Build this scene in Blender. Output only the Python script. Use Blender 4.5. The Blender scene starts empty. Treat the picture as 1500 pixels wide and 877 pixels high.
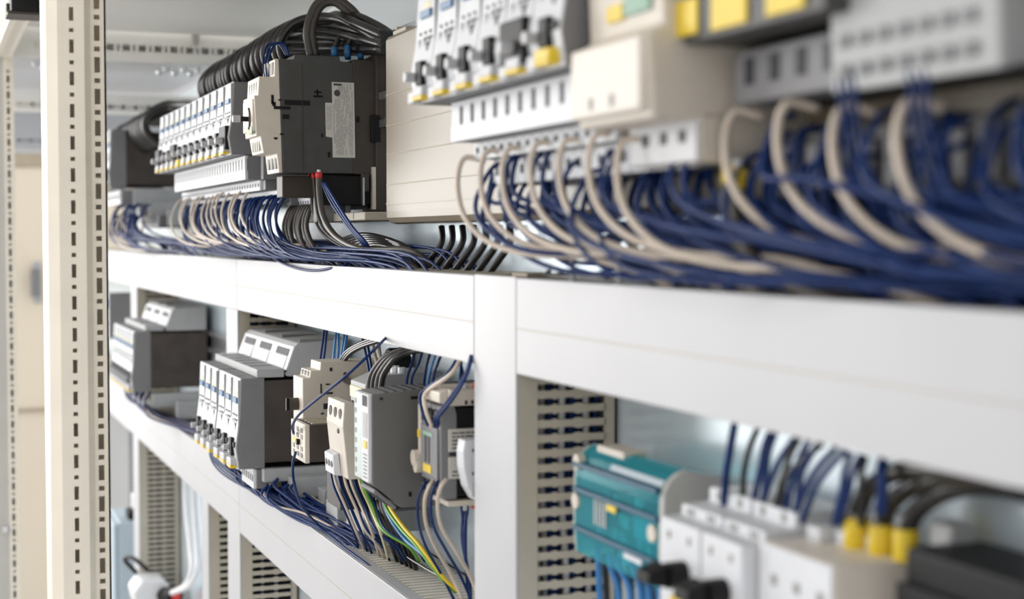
import bpy, bmesh, math, random
from mathutils import Vector
random.seed(7)
# ------------------------------------------------------------------ camera, light, exposure
scene = bpy.context.scene
COL = scene.collection
ZC = 1.35                      # height of the lens above the workshop floor
PLATE = 0.445                  # distance of the mounting plate from the lens, along +Y
FPX, CX, CY = 2230.0, 750.0, 438.5
YAW = math.radians(21.2); PITCH = math.atan(90.5 / FPX)
FW = Vector((-math.cos(YAW) * math.cos(PITCH), math.sin(YAW) * math.cos(PITCH), -math.sin(PITCH)))
RT = Vector((math.sin(YAW), math.cos(YAW), 0)); UP = RT.cross(FW)
cam_d = bpy.data.cameras.new('camera'); cam = bpy.data.objects.new('camera', cam_d); COL.objects.link(cam)
cam.location = (0, -PLATE, ZC)
cam.rotation_euler = FW.to_track_quat('-Z', 'Y').to_euler()
cam_d.sensor_width = 36; cam_d.lens = 36 * FPX / 1500; cam_d.clip_start = 0.02
cam_d.dof.use_dof = True; cam_d.dof.focus_distance = 1.43; cam_d.dof.aperture_fstop = 5.8
scene.camera = cam
world = bpy.data.worlds.new('workshop_light'); scene.world = world; world.use_nodes = True
bg = world.node_tree.nodes['Background']; bg.inputs[0].default_value = (1.0, 0.98, 0.955, 1); bg.inputs[1].default_value = 0.75
def area_light(name, loc, target, sx, sy, power, color=(1, 1, 1)):
    l = bpy.data.lights.new(name, 'AREA'); l.shape = 'RECTANGLE'; l.size = sx; l.size_y = sy; l.energy = power; l.color = color
    o = bpy.data.objects.new(name, l); COL.objects.link(o); o.location = loc
    o.rotation_euler = (Vector(target) - Vector(loc)).to_track_quat('-Z', 'Y').to_euler()
    return o
area_light('workshop_window_light', (-4.7, -2.05, ZC + .25), (-1.4, 0, ZC), 2.4, 1.8, 55, (1.0, 0.99, 0.97))
area_light('workshop_ceiling_light', (-2.4, -3.2, 3.0), (-1.6, 0, 1.3), 3.0, 1.6, 16, (1.0, 0.98, 0.95))
vs = scene.view_settings; vs.view_transform = 'Standard'; vs.look = 'None'; vs.gamma = 1; vs.use_curve_mapping = False
vs.exposure = 0.55

# ------------------------------------------------------------------ materials
def mat(name, col, rough=0.5, metal=0.0, var=0.06, scale=60, bump=0.0, spec=0.5):
    m = bpy.data.materials.new(name); m.use_nodes = True; nt = m.node_tree; b = nt.nodes['Principled BSDF']
    tc = nt.nodes.new('ShaderNodeTexCoord'); nz = nt.nodes.new('ShaderNodeTexNoise'); nz.inputs['Scale'].default_value = scale
    nz.inputs['Detail'].default_value = 4
    nt.links.new(tc.outputs['Object'], nz.inputs['Vector'])
    rp = nt.nodes.new('ShaderNodeValToRGB'); rp.color_ramp.elements[0].position = .3; rp.color_ramp.elements[1].position = .7
    rp.color_ramp.elements[0].color = (*[max(0, c * (1 - var)) for c in col], 1)
    rp.color_ramp.elements[1].color = (*[min(1, c * (1 + var)) for c in col], 1)
    nt.links.new(nz.outputs['Fac'], rp.inputs[0]); nt.links.new(rp.outputs[0], b.inputs['Base Color'])
    b.inputs['Roughness'].default_value = rough; b.inputs['Metallic'].default_value = metal
    b.inputs['Specular IOR Level'].default_value = spec
    if bump:
        bp = nt.nodes.new('ShaderNodeBump'); bp.inputs['Strength'].default_value = bump; bp.inputs['Distance'].default_value = .0005
        nz2 = nt.nodes.new('ShaderNodeTexNoise'); nz2.inputs['Scale'].default_value = 900
        nt.links.new(tc.outputs['Object'], nz2.inputs['Vector']); nt.links.new(nz2.outputs['Fac'], bp.inputs['Height'])
        nt.links.new(bp.outputs[0], b.inputs['Normal'])
    return m
def clear_plastic(name, col, gloss=0.12):
    m = bpy.data.materials.new(name); m.use_nodes = True; nt = m.node_tree; nt.nodes.clear()
    out = nt.nodes.new('ShaderNodeOutputMaterial'); mx = nt.nodes.new('ShaderNodeMixShader'); tr = nt.nodes.new('ShaderNodeBsdfTransparent')
    pr = nt.nodes.new('ShaderNodeBsdfPrincipled'); fr = nt.nodes.new('ShaderNodeLayerWeight'); pw_ = nt.nodes.new('ShaderNodeMath'); pw_.operation = 'POWER'; pw_.inputs[1].default_value = 4
    ad = nt.nodes.new('ShaderNodeMath'); ad.operation = 'ADD'; ad.inputs[1].default_value = gloss
    tr.inputs[0].default_value = (*col, 1); pr.inputs['Base Color'].default_value = (col[0] * .3, col[1] * .6, col[2] * .7, 1); pr.inputs['Roughness'].default_value = .12
    nt.links.new(fr.outputs['Facing'], pw_.inputs[0]); nt.links.new(pw_.outputs[0], ad.inputs[0]); nt.links.new(ad.outputs[0], mx.inputs[0])
    nt.links.new(tr.outputs[0], mx.inputs[1]); nt.links.new(pr.outputs[0], mx.inputs[2]); nt.links.new(mx.outputs[0], out.inputs[0])
    return m
M = dict(
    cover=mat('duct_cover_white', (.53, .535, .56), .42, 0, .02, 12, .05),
    duct=mat('duct_shaded_beige', (.50, .455, .375), .5, 0, .03, 40),  # same PVC as the covers, with its side shade put into the colour
    plate=mat('zinc_plate', (.78, .89, 1.0), .24, .40, .05, 7),
    backwall=mat('cabinet_back_sheet', (.88, .95, 1.0), .35, .1, .04, 3),
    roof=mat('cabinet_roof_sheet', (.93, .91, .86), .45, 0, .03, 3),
    frame=mat('frame_beige_paint', (.93, .86, .74), .42, 0, .03, 30, .05),
    framegrey=mat('frame_grey_paint', (.58, .57, .53), .42, 0, .03, 30, .05),
    zinc=mat('bright_zinc', (.75, .77, .80), .28, .9, .05, 90),
    ductlight=mat('duct_finger_pale', (.80, .76, .68), .5, 0, .03, 40),
    creamlight=mat('device_cream_light', (.78, .72, .65), .45, 0, .03, 60),
    wallc=mat('cream_wall', (.74, .66, .54), .6, 0, .03, 2),
    wood=mat('tan_strip', (.42, .36, .27), .6, 0, .08, 30),
    floor=mat('grey_floor', (.42, .41, .40), .6, 0, .1, 5),
    devwhite=mat('device_white', (.70, .72, .76), .42, 0, .03, 60),
    devgrey=mat('device_grey', (.205, .205, .215), .5, 0, .04, 60),
    devlight=mat('device_light_grey', (.42, .43, .44), .5, 0, .04, 60),
    brown=mat('device_brown_grey', (.055, .043, .036), .55, 0, .25, 40),
    cream=mat('device_cream', (.68, .62, .54), .45, 0, .03, 60),
    boxcream=mat('busbar_cover_cream', (.26, .215, .155), .38, 0, .02, 20),
    anth=mat('contactor_anthracite', (.060, .060, .058), .48, 0, .12, 60, .15),
    anthb=mat('contactor_brownblack', (.055, .043, .035), .5, 0, .12, 60, .1),
    psu=mat('psu_grey_sheet', (.155, .155, .15), .45, .2, .06, 25),
    psufront=mat('psu_front_mint', (.50, .60, .57), .4, 0, .03, 40),
    black=mat('black_plastic', (.008, .008, .009), .5, 0, .2, 60, 0, .25),
    dark=mat('dark_slot', (.02, .022, .03), .6, 0, .2, 60),
    cableblk=mat('black_cable', (.014, .013, .013), .28, 0, .2, 60, 0, .5),
    cablebrn=mat('brown_black_cable', (.060, .052, .046), .38, 0, .15, 60),
    blue=mat('navy_wire', (.005, .027, .130), .45, 0, .12, 60, 0, .22),
    lblue=mat('light_blue_wire', (.045, .22, .52), .36, 0, .1, 60),
    creamw=mat('cream_wire', (.66, .57, .48), .42, 0, .05, 60),
    whitew=mat('white_cable', (.80, .80, .82), .4, 0, .03, 60),
    green=mat('earth_green', (.16, .42, .05), .4, 0, .08, 60),
    yellow=mat('yellow_plastic', (.80, .58, .03), .45, 0, .06, 60),
    yellowp=mat('pale_yellow', (.82, .75, .46), .45, 0, .06, 60),
    red=mat('red_ferrule', (.70, .035, .04), .4, 0, .06, 60),
    bluemark=mat('blue_mark', (.02, .13, .30), .4, 0, .06, 60),
    sticker=mat('label_sticker', (.62, .60, .56), .5, 0, .03, 60),
    ink=mat('label_ink', (.06, .06, .06), .6, 0, .1, 60),
    greyink=mat('light_ink', (.30, .30, .29), .6, 0, .1, 60),
    greenp=mat('green_patch', (.28, .46, .36), .5, 0, .06, 60),
    teal=clear_plastic('clear_teal', (.34, .86, .90), .10),
    pcb=mat('circuit_board', (.02, .34, .32), .5, 0, .35, 90),
    tealedge=mat('blue_rail', (.004, .08, .15), .45, 0, .1, 60),
    boxgrey=mat('module_end_grey', (.46, .46, .44), .5, 0, .03, 60),
    skyblue=mat('pale_blue_box', (.46, .55, .62), .5, 0, .03, 20),
)

# ------------------------------------------------------------------ mesh helpers (panel coordinates: x along, d out of the plate, z from lens height)
def ray(px, py):
    return FW + RT * ((px - CX) / FPX) + UP * ((CY - py) / FPX)
def at(px, py, lat):
    r = ray(px, py); t = lat / r.y
    return (r.x * t, PLATE - lat, r.z * t)
def atx(px, py, x):
    r = ray(px, py); t = x / r.x
    return (x, PLATE - r.y * t, r.z * t)
class MB:
    def __init__(s): s.v = []; s.f = []
    def add(s, vs_, fs):
        n = len(s.v); s.v += [(x, -d, z) for x, d, z in vs_]; s.f += [tuple(i + n for i in f) for f in fs]; return s
    def box(s, x0, x1, d0, d1, z0, z1):
        return s.add([(x, d, z) for z in (z0, z1) for d in (d0, d1) for x in (x0, x1)],
                     [(0, 1, 3, 2), (4, 5, 7, 6), (0, 1, 5, 4), (2, 3, 7, 6), (0, 2, 6, 4), (1, 3, 7, 5)])
    def prx(s, prof, x0, x1):                       # profile (d,z) extruded along x
        n = len(prof)
        return s.add([(x0, d, z) for d, z in prof] + [(x1, d, z) for d, z in prof],
                     [tuple(range(n)), tuple(range(n, 2 * n))] + [(i, (i + 1) % n, n + (i + 1) % n, n + i) for i in range(n)])
    def prz(s, prof, z0, z1):                       # profile (x,d) extruded along z
        n = len(prof)
        return s.add([(x, d, z0) for x, d in prof] + [(x, d, z1) for x, d in prof],
                     [tuple(range(n)), tuple(range(n, 2 * n))] + [(i, (i + 1) % n, n + (i + 1) % n, n + i) for i in range(n)])
    def prd(s, prof, d0, d1):                       # profile (x,z) extruded along d
        n = len(prof)
        return s.add([(x, d0, z) for x, z in prof] + [(x, d1, z) for x, z in prof],
                     [tuple(range(n)), tuple(range(n, 2 * n))] + [(i, (i + 1) % n, n + (i + 1) % n, n + i) for i in range(n)])
    def tube(s, pts, r, n=8, r1=None):
        P = [Vector(p) for p in pts]; m = len(P); up = Vector((.13, .97, .2)); vs_ = []; fs = []
        r1 = r if r1 is None else r1
        prev = None
        for i in range(m):
            t = (P[min(i + 1, m - 1)] - P[max(i - 1, 0)])
            if t.length < 1e-9: t = Vector((0, 0, 1))
            t.normalize()
            a = prev if prev is not None else up
            u = a - t * a.dot(t)
            if u.length < 1e-5: u = Vector((1, 0, 0)) - t * t.x
            u.normalize(); prev = u; w = t.cross(u); rr = r + (r1 - r) * i / max(1, m - 1)
            for k in range(n):
                q = P[i] + (u * math.cos(2 * math.pi * k / n) + w * math.sin(2 * math.pi * k / n)) * rr
                vs_.append(tuple(q))
        for i in range(m - 1):
            for k in range(n):
                fs.append((i * n + k, i * n + (k + 1) % n, (i + 1) * n + (k + 1) % n, (i + 1) * n + k))
        fs.append(tuple(range(n))); fs.append(tuple(range((m - 1) * n, m * n)))
        return s.add(vs_, fs)
    def cyl(s, p0, p1, r, n=16, r1=None): return s.tube([p0, p1], r, n, r1)
    def mesh(s, name, m, smooth=False):
        me = bpy.data.meshes.new(name); me.from_pydata(s.v, [], s.f)
        bm = bmesh.new(); bm.from_mesh(me); bmesh.ops.recalc_face_normals(bm, faces=bm.faces); bm.to_mesh(me); bm.free()
        if smooth:
            for p in me.polygons: p.use_smooth = len(p.vertices) == 4
        me.materials.append(M[m]); return me
    def build(s, name, m, parent=None, bevel=0, smooth=False):
        return link(name, s.mesh(name, m, smooth), parent, bevel)
def link(name, me, parent=None, bevel=0):
    o = bpy.data.objects.new(name, me); COL.objects.link(o)
    if parent is not None: o.parent = parent
    else: o.location = (0, 0, ZC)
    if bevel:
        b = o.modifiers.new('bevel', 'BEVEL'); b.width = bevel; b.segments = 2; b.limit_method = 'ANGLE'; b.angle_limit = math.radians(40)
    return o
def tag(o, label=None, cat=None, group=None, kind=None):
    if label: o['label'] = label
    if cat: o['category'] = cat
    if group: o['group'] = group
    if kind: o['kind'] = kind
    return o
def thing(name, label, cat, x, d, z, group=None):
    o = bpy.data.objects.new(name, None); COL.objects.link(o); o.empty_display_size = .02
    o.location = (x, -d, z + ZC); return tag(o, label, cat, group)
def copy_tree(o, parent=None):
    c = o.copy(); COL.objects.link(c); c.parent = parent
    for ch in o.children: copy_tree(ch, c)
    return c
def pieces(name, m, boxes, parent):
    for b in boxes: MB().box(*b).build(name, m, parent)
TANGLE = []
def spline(pts, per=7):
    P = [Vector(p) for p in pts]
    P = [P[0] * 2 - P[1]] + P + [P[-1] * 2 - P[-2]]; out = []
    for i in range(1, len(P) - 2):
        a, b, c, e = P[i - 1], P[i], P[i + 1], P[i + 2]
        for k in range(per):
            t = k / per
            out.append(.5 * ((2 * b) + (c - a) * t + (2 * a - 5 * b + 4 * c - e) * t * t + (3 * b - a - 3 * c + e) * t ** 3))
    out.append(P[-2]); return out
def wire(label, pts, r, m, group=None, name='wire', cat='wire', per=7, n=8, loose=False):
    if loose: TANGLE.append((pts, r, m)); return
    o = MB().tube(spline(pts, per), r, n).build(name, m, smooth=True)
    return tag(o, label, cat, group)
ORD = ['first', 'second', 'third', 'fourth', 'fifth', 'sixth', 'seventh', 'eighth', 'ninth', 'tenth', 'eleventh', 'twelfth', 'thirteenth', 'fourteenth', 'fifteenth']

# ------------------------------------------------------------------ the setting
tag(MB().box(-6.5, 1.5, -.3, 3.5, -ZC - .03, -ZC).build('floor', 'floor'), kind='structure')
tag(MB().box(-3.75, .25, -.122, -.118, -1.25, .332).build('wall_back', 'backwall'), kind='structure')
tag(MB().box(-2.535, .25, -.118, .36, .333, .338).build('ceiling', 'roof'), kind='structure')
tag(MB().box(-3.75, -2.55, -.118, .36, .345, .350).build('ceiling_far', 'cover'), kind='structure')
w = MB().box(-4.70, -4.66, -.6, .72, -ZC, .205).build('wall_far', 'wallc'); tag(w, kind='structure')
MB().box(-4.66, -4.652, -.6, .72, -.51, -.50).build('panel_joint', 'wood', w)
MB().box(-4.70, -4.655, -.6, .72, .206, .245).build('top_strip', 'wood', w)
MB().box(-4.70, -4.66, -.6, .72, .246, .62).build('upper_panel', 'cover', w)
h = thing('door_handle', 'dark handle on the cream wall behind the perforated posts', 'handle', -4.655, .13, -.12)
MB().box(0, .012, -.012, .012, -.07, .05).build('handle_plate', 'devlight', h, .003)
MB().box(.012, .04, -.006, .02, -.05, .03).build('grip', 'devgrey', h, .004)

# mounting plate
mp = tag(MB().box(-3.45, .2, -.004, -.001, -1.2, .207).build('mounting_plate', 'plate'), 'bright zinc mounting plate that carries every rail, duct and device', 'mounting plate')
MB().box(-4.25, -3.45, -.004, -.001, -1.2, -.03).build('far_sheet', 'plate', mp)
MB().box(-3.45, .2, -.016, -.001, .207, .209).build('top_flange', 'cover', mp)
MB().box(-3.45, .2, -.018, -.016, .19, .209).build('flange_lip', 'cover', mp)

# perforated sheet strip: u across, v along, holes in one column
def perf(origin, U, V, N, width, length, holes, hw, mb, t=.0015, off=None):
    """holes: list of (v0,v1) along V, all hw wide and centred at off; sheet with depth t along N"""
    O = Vector(origin); U = Vector(U); V = Vector(V); N = Vector(N); off = width / 2 if off is None else off
    us = [0, off - hw / 2, off + hw / 2, width]; vsl = [0]
    for a, b in holes: vsl += [a, b]
    vsl.append(length)
    def P(u, v, n): return tuple(O + U * u + V * v + N * n)
    def quad(u0, u1, v0, v1):
        mb.add([P(u0, v0, 0), P(u1, v0, 0), P(u1, v1, 0), P(u0, v1, 0), P(u0, v0, -t), P(u1, v0, -t), P(u1, v1, -t), P(u0, v1, -t)],
               [(0, 1, 2, 3), (4, 5, 6, 7), (0, 1, 5, 4), (2, 3, 7, 6), (1, 2, 6, 5), (0, 3, 7, 4)])
    quad(us[0], us[1], 0, length); quad(us[2], us[3], 0, length)
    for i in range(0, len(vsl) - 1, 2): quad(us[1], us[2], vsl[i], vsl[i + 1])
def slots(length, pitch, slot, dot, phase=0):
    out = []; v = phase
    while v + pitch < length:
        out.append((v, v + slot)); m = v + slot + (pitch - slot) / 2; out.append((m - dot / 2, m + dot / 2)); v += pitch
    return [h for h in out if h[0] > 0 and h[1] < length]
def post(x, dn, df, label, m, pitch, ztop=.262, zbot=-1.33, slot1=.0105, slot2=.0122):
    """upright with two perforated faces towards +x; dn is the outer (large d) side"""
    t = thing('frame_post', label, 'post', x, df, zbot); Lg = ztop - zbot; wd = dn - df
    # closed shell behind the faces
    a = .62 * wd; mb = MB()
    mb.prz([(-.002, wd * .80), (-.010, wd * .97), (-.018, wd), (-.045, wd), (-.045, wd - .0015), (-.018, wd - .0015), (-.011, wd * .95), (-.004, wd * .79)], 0, Lg)
    mb.build('rounded_edge', m, t, 0)
    mb = MB(); mb.box(-.045, -.0435, 0, wd, 0, Lg); mb.box(-.045, -.014, 0, .0015, 0, Lg); mb.build('back_channel', m, t)
    b0 = wd * .29; b1 = wd * .42
    mb = MB(); mb.prz([(-.014, b0), (0, b1), (0, b1 - .002), (-.014, b0 - .002)], 0, Lg); mb.build('bevelled_step', m, t)
    mb = MB(); perf((0, b1, 0), (0, 1, 0), (0, 0, 1), (1, 0, 0), wd * .80 - b1, Lg, slots(Lg, pitch, slot1, .0032, .004), .0034, mb, off=(wd * .80 - b1) * .42); mb.build('perforated_face', m, t)
    mb = MB(); perf((-.014, 0, 0), (0, 1, 0), (0, 0, 1), (1, 0, 0), b0, Lg, slots(Lg, pitch, slot2, .0038, .016), .0044, mb); mb.build('perforated_face', m, t)
    return t
post(-1.231, PLATE - .091, PLATE - .1385, 'wide beige perforated frame post in the left foreground', 'frame', .0249)
t = thing('frame_post', 'narrow grey perforated frame post at the far left edge', 'post', -2.545, PLATE - .1405, -1.33); Lg = 1.33 + .285
mb = MB(); perf((0, 0, 0), (0, 1, 0), (0, 0, 1), (1, 0, 0), .015, Lg, slots(Lg, .0249, .0115, .0036, .006), .0042, mb, off=.0085); mb.build('perforated_face', 'frame', t)
MB().prz([(0, .015), (-.004, .017), (-.006, .045), (-.045, .045), (-.045, .0435), (-.0075, .0435), (-.0055, .0155), (-.0015, .0135)], 0, Lg).build('side_face', 'framegrey', t)
mb = MB(); mb.box(-.045, -.0435, 0, .045, 0, Lg).box(-.045, -.0015, 0, .0015, 0, Lg).box(-.045, -.001, 0, .045, Lg - .002, Lg); mb.build('back_channel', 'framegrey', t)
for zz in (.73, .86): MB().box(-.003, .006, .018, .026, zz, zz + .010).build('bolt', 'zinc', t, .001)
# top rail along the front of the cabinet, seen from below
t = thing('frame_rail', 'beige perforated rail running along the cabinet top at upper left', 'rail', -2.545, .305, .285)
Lg = 2.7; mb = MB(); s_ = [(v, v + .0045) for v in [.03 + .0125 * i for i in range(205)]]
perf((0, .004, 0), (0, 1, 0), (1, 0, 0), (0, 0, -1), .024, Lg, s_, .010, mb, off=.010); mb.build('perforated_face', 'frame', t)
mb = MB(); perf((0, .042, .014), (0, -1, -.95), (1, 0, 0), (0, .7, -.7), .0145, Lg, s_, .004, mb); mb.build('perforated_bevel', 'frame', t)
mb = MB(); mb.box(0, Lg, .0025, .004, 0, .07).box(0, Lg, .04, .042, .014, .07).box(0, Lg, .0025, .042, .07, .0715); mb.build('channel', 'frame', t)
# black latch clamped under the rail
t = thing('latch', 'black latch clamped under the top rail at the upper left corner', 'latch', -1.90, .325, .262)
mb = MB(); mb.box(-.03, .02, -.014, .018, .004, .0225); mb.build('body', 'black', t, .002)
mb = MB(); mb.box(-.04, .015, -.018, .022, 0, .004).box(-.02, -.012, .018, .022, 0, .016); mb.build('clamp_plate', 'anthb', t, .001)
mb = MB()
for i in range(4): mb.box(-.026 + i * .012, -.020 + i * .012, -.022, -.014, .006, .020)
mb.build('teeth', 'black', t)
# cross rails of the cabinet ends (run towards the plate)
def cross_rail(x, z0, z1, label, m, pitch, hz, hw, hh, d0=-.118, d1=.305):
    t = thing('cross_rail', label, 'rail', x, d0, z0); wd = d1 - d0
    hs = []; v = .012
    while v < wd - .03:
        hs.append((v, v + hw)); hs.append((v + hw + (pitch - hw) / 2 - .002, v + hw + (pitch - hw) / 2 + .002)); v += pitch
    mb = MB(); perf((0, 0, 0), (0, 0, 1), (0, 1, 0), (1, 0, 0), z1 - z0, wd, hs, hh, mb, off=hz - z0); mb.build('perforated_face', m, t)
    mb = MB(); mb.box(-.03, 0, 0, wd, z1 - z0, z1 - z0 + .0015).box(-.03, -.0285, 0, wd, 0, z1 - z0).box(-.03, -.0015, 0, wd, 0, .0015); mb.build('channel', m, t)
    return t
cross_rail(-2.545, .288, .333, 'grey perforated cross rail under the cabinet roof at upper left', 'roof', .0255, .308, .0125, .0105)
cross_rail(-3.22, .255, .292, 'second blurred cross rail behind the first near the far black cables', 'roof', .0255, .268, .0125, .0095)
cross_rail(-3.70, .205, .30, 'pale rail of the farthest cabinet end above the tan strip', 'cover', .0255, .225, .010, .007)
# clips on the cross rail
for i, (dd, lb) in enumerate([(.185, 'grey clip hanging on the roof edge above the black cables')]):
    t = thing('roof_clip', lb, 'clip', -2.54, .02, .318)
    mb = MB(); mb.box(.002, .010, -.006, .006, 0, .028); mb.build('clip_body', 'framegrey', t, .002); mb = MB(); mb.box(.002, .014, -.004, .004, -.003, .003); mb.build('hook', 'framegrey', t, .001)
for i in range(9):
    dd = [.075, .064, .05, .035, .024, .012, -.005, .27, .258][i]
    t = thing('cage_nut', 'small bright metal nut under the grey cross rail' if i < 7 else 'small bright metal nut beside the far left post', 'nut', -2.56, dd, .272 + .006 * (i % 2), 'nuts under the cross rail' if i < 7 else 'nuts by the far post')
    mb = MB(); mb.cyl((0, 0, 0), (.008, 0, 0), .006, 6); mb.build('nut_body', 'zinc', t, .0006); mb = MB(); mb.cyl((.008, 0, 0), (.014, 0, 0), .003, 10); mb.build('bolt_tip', 'zinc', t)

# ------------------------------------------------------------------ cable ducts
DF = .075                       # duct front
UZ0, UZ1, LZ0, LZ1 = -.091, -.027, -.372, -.298
def finger_mesh_v():            # one side finger of an upright duct: lies along d, thin in z, notched
    mb = MB(); t = .0015
    prof = [(.008, -.0024), (.024, -.0024), (.027, -.0036), (.030, -.0036), (.033, -.0024), (.043, -.0024), (.046, -.0036), (.049, -.0024), (.060, -.0030), (.060, .0030), (.049, .0024), (.046, .0036), (.043, .0024), (.033, .0024), (.030, .0036), (.027, .0036), (.024, .0024), (.008, .0024)]
    mb.prx(prof, -t, 0); return mb.mesh('finger', 'duct')
def finger_mesh_h():            # one top finger of a level duct: lies along d, thin in x
    mb = MB(); mb.box(-.003, .003, .006, .062, -.0016, 0); return mb.mesh('finger', 'ductlight')
FV = finger_mesh_v(); FH = finger_mesh_h()
def vduct(x0, x1, z0, z1, label, fingers_from=None):
    t = thing('cable_duct', label, 'cable duct', (x0 + x1) / 2, 0, z0); hw = (x1 - x0) / 2; Lg = z1 - z0
    mb = MB(); mb.box(-hw - .001, hw + .001, DF - .002, DF, 0, Lg).box(-hw - .001, -hw + .0005, DF - .016, DF - .002, 0, Lg); mb.build('cover', 'cover', t, .0006)
    mb = MB(); mb.box(-hw, hw, 0, .0015, 0, Lg).box(hw - .0015, hw, 0, .009, 0, Lg).box(hw - .0015, hw + .0008, DF - .016, DF - .002, 0, Lg).box(-hw, -hw + .0015, 0, DF - .003, 0, Lg); mb.build('base', 'duct', t)
    z = .004
    while z < Lg - .004:
        o = link('finger', FV, t); o.location = (hw, 0, z); z += .01
    return t
def hduct(segs, z0, z1, label, individual=None):
    x0, x1 = segs[0][0], segs[-1][1]
    t = thing('cable_duct', label, 'cable duct', x0, 0, z0); hh = z1 - z0
    for a, b in segs:
        mb = MB(); mb.box(a - x0 + .0006, b - x0 - .0006, DF - .002, DF, 0, hh).box(a - x0 + .0006, b - x0 - .0006, DF - .014, DF - .002, hh - .0015, hh).box(a - x0 + .0006, b - x0 - .0006, DF - .014, DF - .002, 0, .0015)
        c = mb.build('cover', 'cover', t, .0006)
        mb = MB(); mb.box(a - x0 + .002, b - x0 - .002, DF - .0004, DF + .0003, hh * .47, hh * .47 + .0007); mb.build('cover_groove', 'duct', c)
    mb = MB(); mb.box(0, x1 - x0, 0, .0015, 0, hh).box(0, x1 - x0, 0, .006, hh - .0016, hh).box(0, x1 - x0, 0, DF - .003, 0, .0015).box(0, x1 - x0, .033, .0355, hh - .0022, hh - .0004); mb.build('base', 'duct', t)
    mb = MB(); x = x0 + .006
    while x < x1 - .004:
        if individual and individual[0] < x < individual[1]:
            o = link('finger', FH, t); o.location = (x - x0, 0, hh)
        else: mb.box(x - x0 - .003, x - x0 + .003, .006, .062, hh - .0016, hh)
        x += .010
    tag(mb.build('finger_rows', 'duct', t), kind='stuff')
    return t
hduct([(-4.2, -2.86), (-2.86, -1.915), (-1.915, -1.0295)], UZ0, UZ1, 'upper level white cable duct crossing the picture left of the wide upright duct')
hduct([(-.9465, .15)], UZ0, UZ1, 'blurred upper white cable duct crossing the right half of the picture')
hduct([(-4.2, -2.86), (-2.86, -1.907), (-1.907, -1.0295)], LZ0, LZ1, 'lower level white cable duct sloping down the left half of the picture', (-1.75, -1.04))
vduct(-1.028, -.948, -.60, -.0262, 'wide white upright cable duct in the middle of the picture')
vduct(-1.985, -1.912, LZ1, UZ0, 'white upright duct between the two level ducts, behind the windowed grey module')
vduct(-1.985, -1.907, -.62, LZ0, 'white upright duct hanging below the lower level duct at its second joint')
vduct(-2.955, -2.875, LZ1, UZ0, 'farthest upright duct between the two level ducts')
vduct(-2.945, -2.872, -.80, LZ0, 'farthest upright duct below the lower level duct, by the white cables')
vduct(-2.185, -2.135, -.62, LZ0, 'narrow upright duct below the lower duct, right of the white cables')

# DIN rails
def din(x0, x1, z, label):
    t = thing('mounting_rail', label, 'rail', x0, 0, z - .0175); Lg = x1 - x0
    MB().prx([(0, .006), (.0065, .006), (.0065, 0), (.0078, 0), (.0078, .0072), (.0012, .0072), (.0012, .0278), (.0078, .0278), (.0078, .035), (.0065, .035), (.0065, .029), (0, .029)], 0, Lg).build('top_hat_profile', 'zinc', t)
    return t
din(-3.35, -1.40, .13, 'steel mounting rail behind the far upper breakers')
din(-1.10, -.2, .13, 'steel mounting rail behind the blurred upper breakers')
din(-2.85, -2.0, -.17, 'steel mounting rail behind the far lower breakers')
din(-1.90, -1.035, -.17, 'steel mounting rail behind the grey power supply')
din(-.94, -.2, -.17, 'steel mounting rail behind the teal module')

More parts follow.
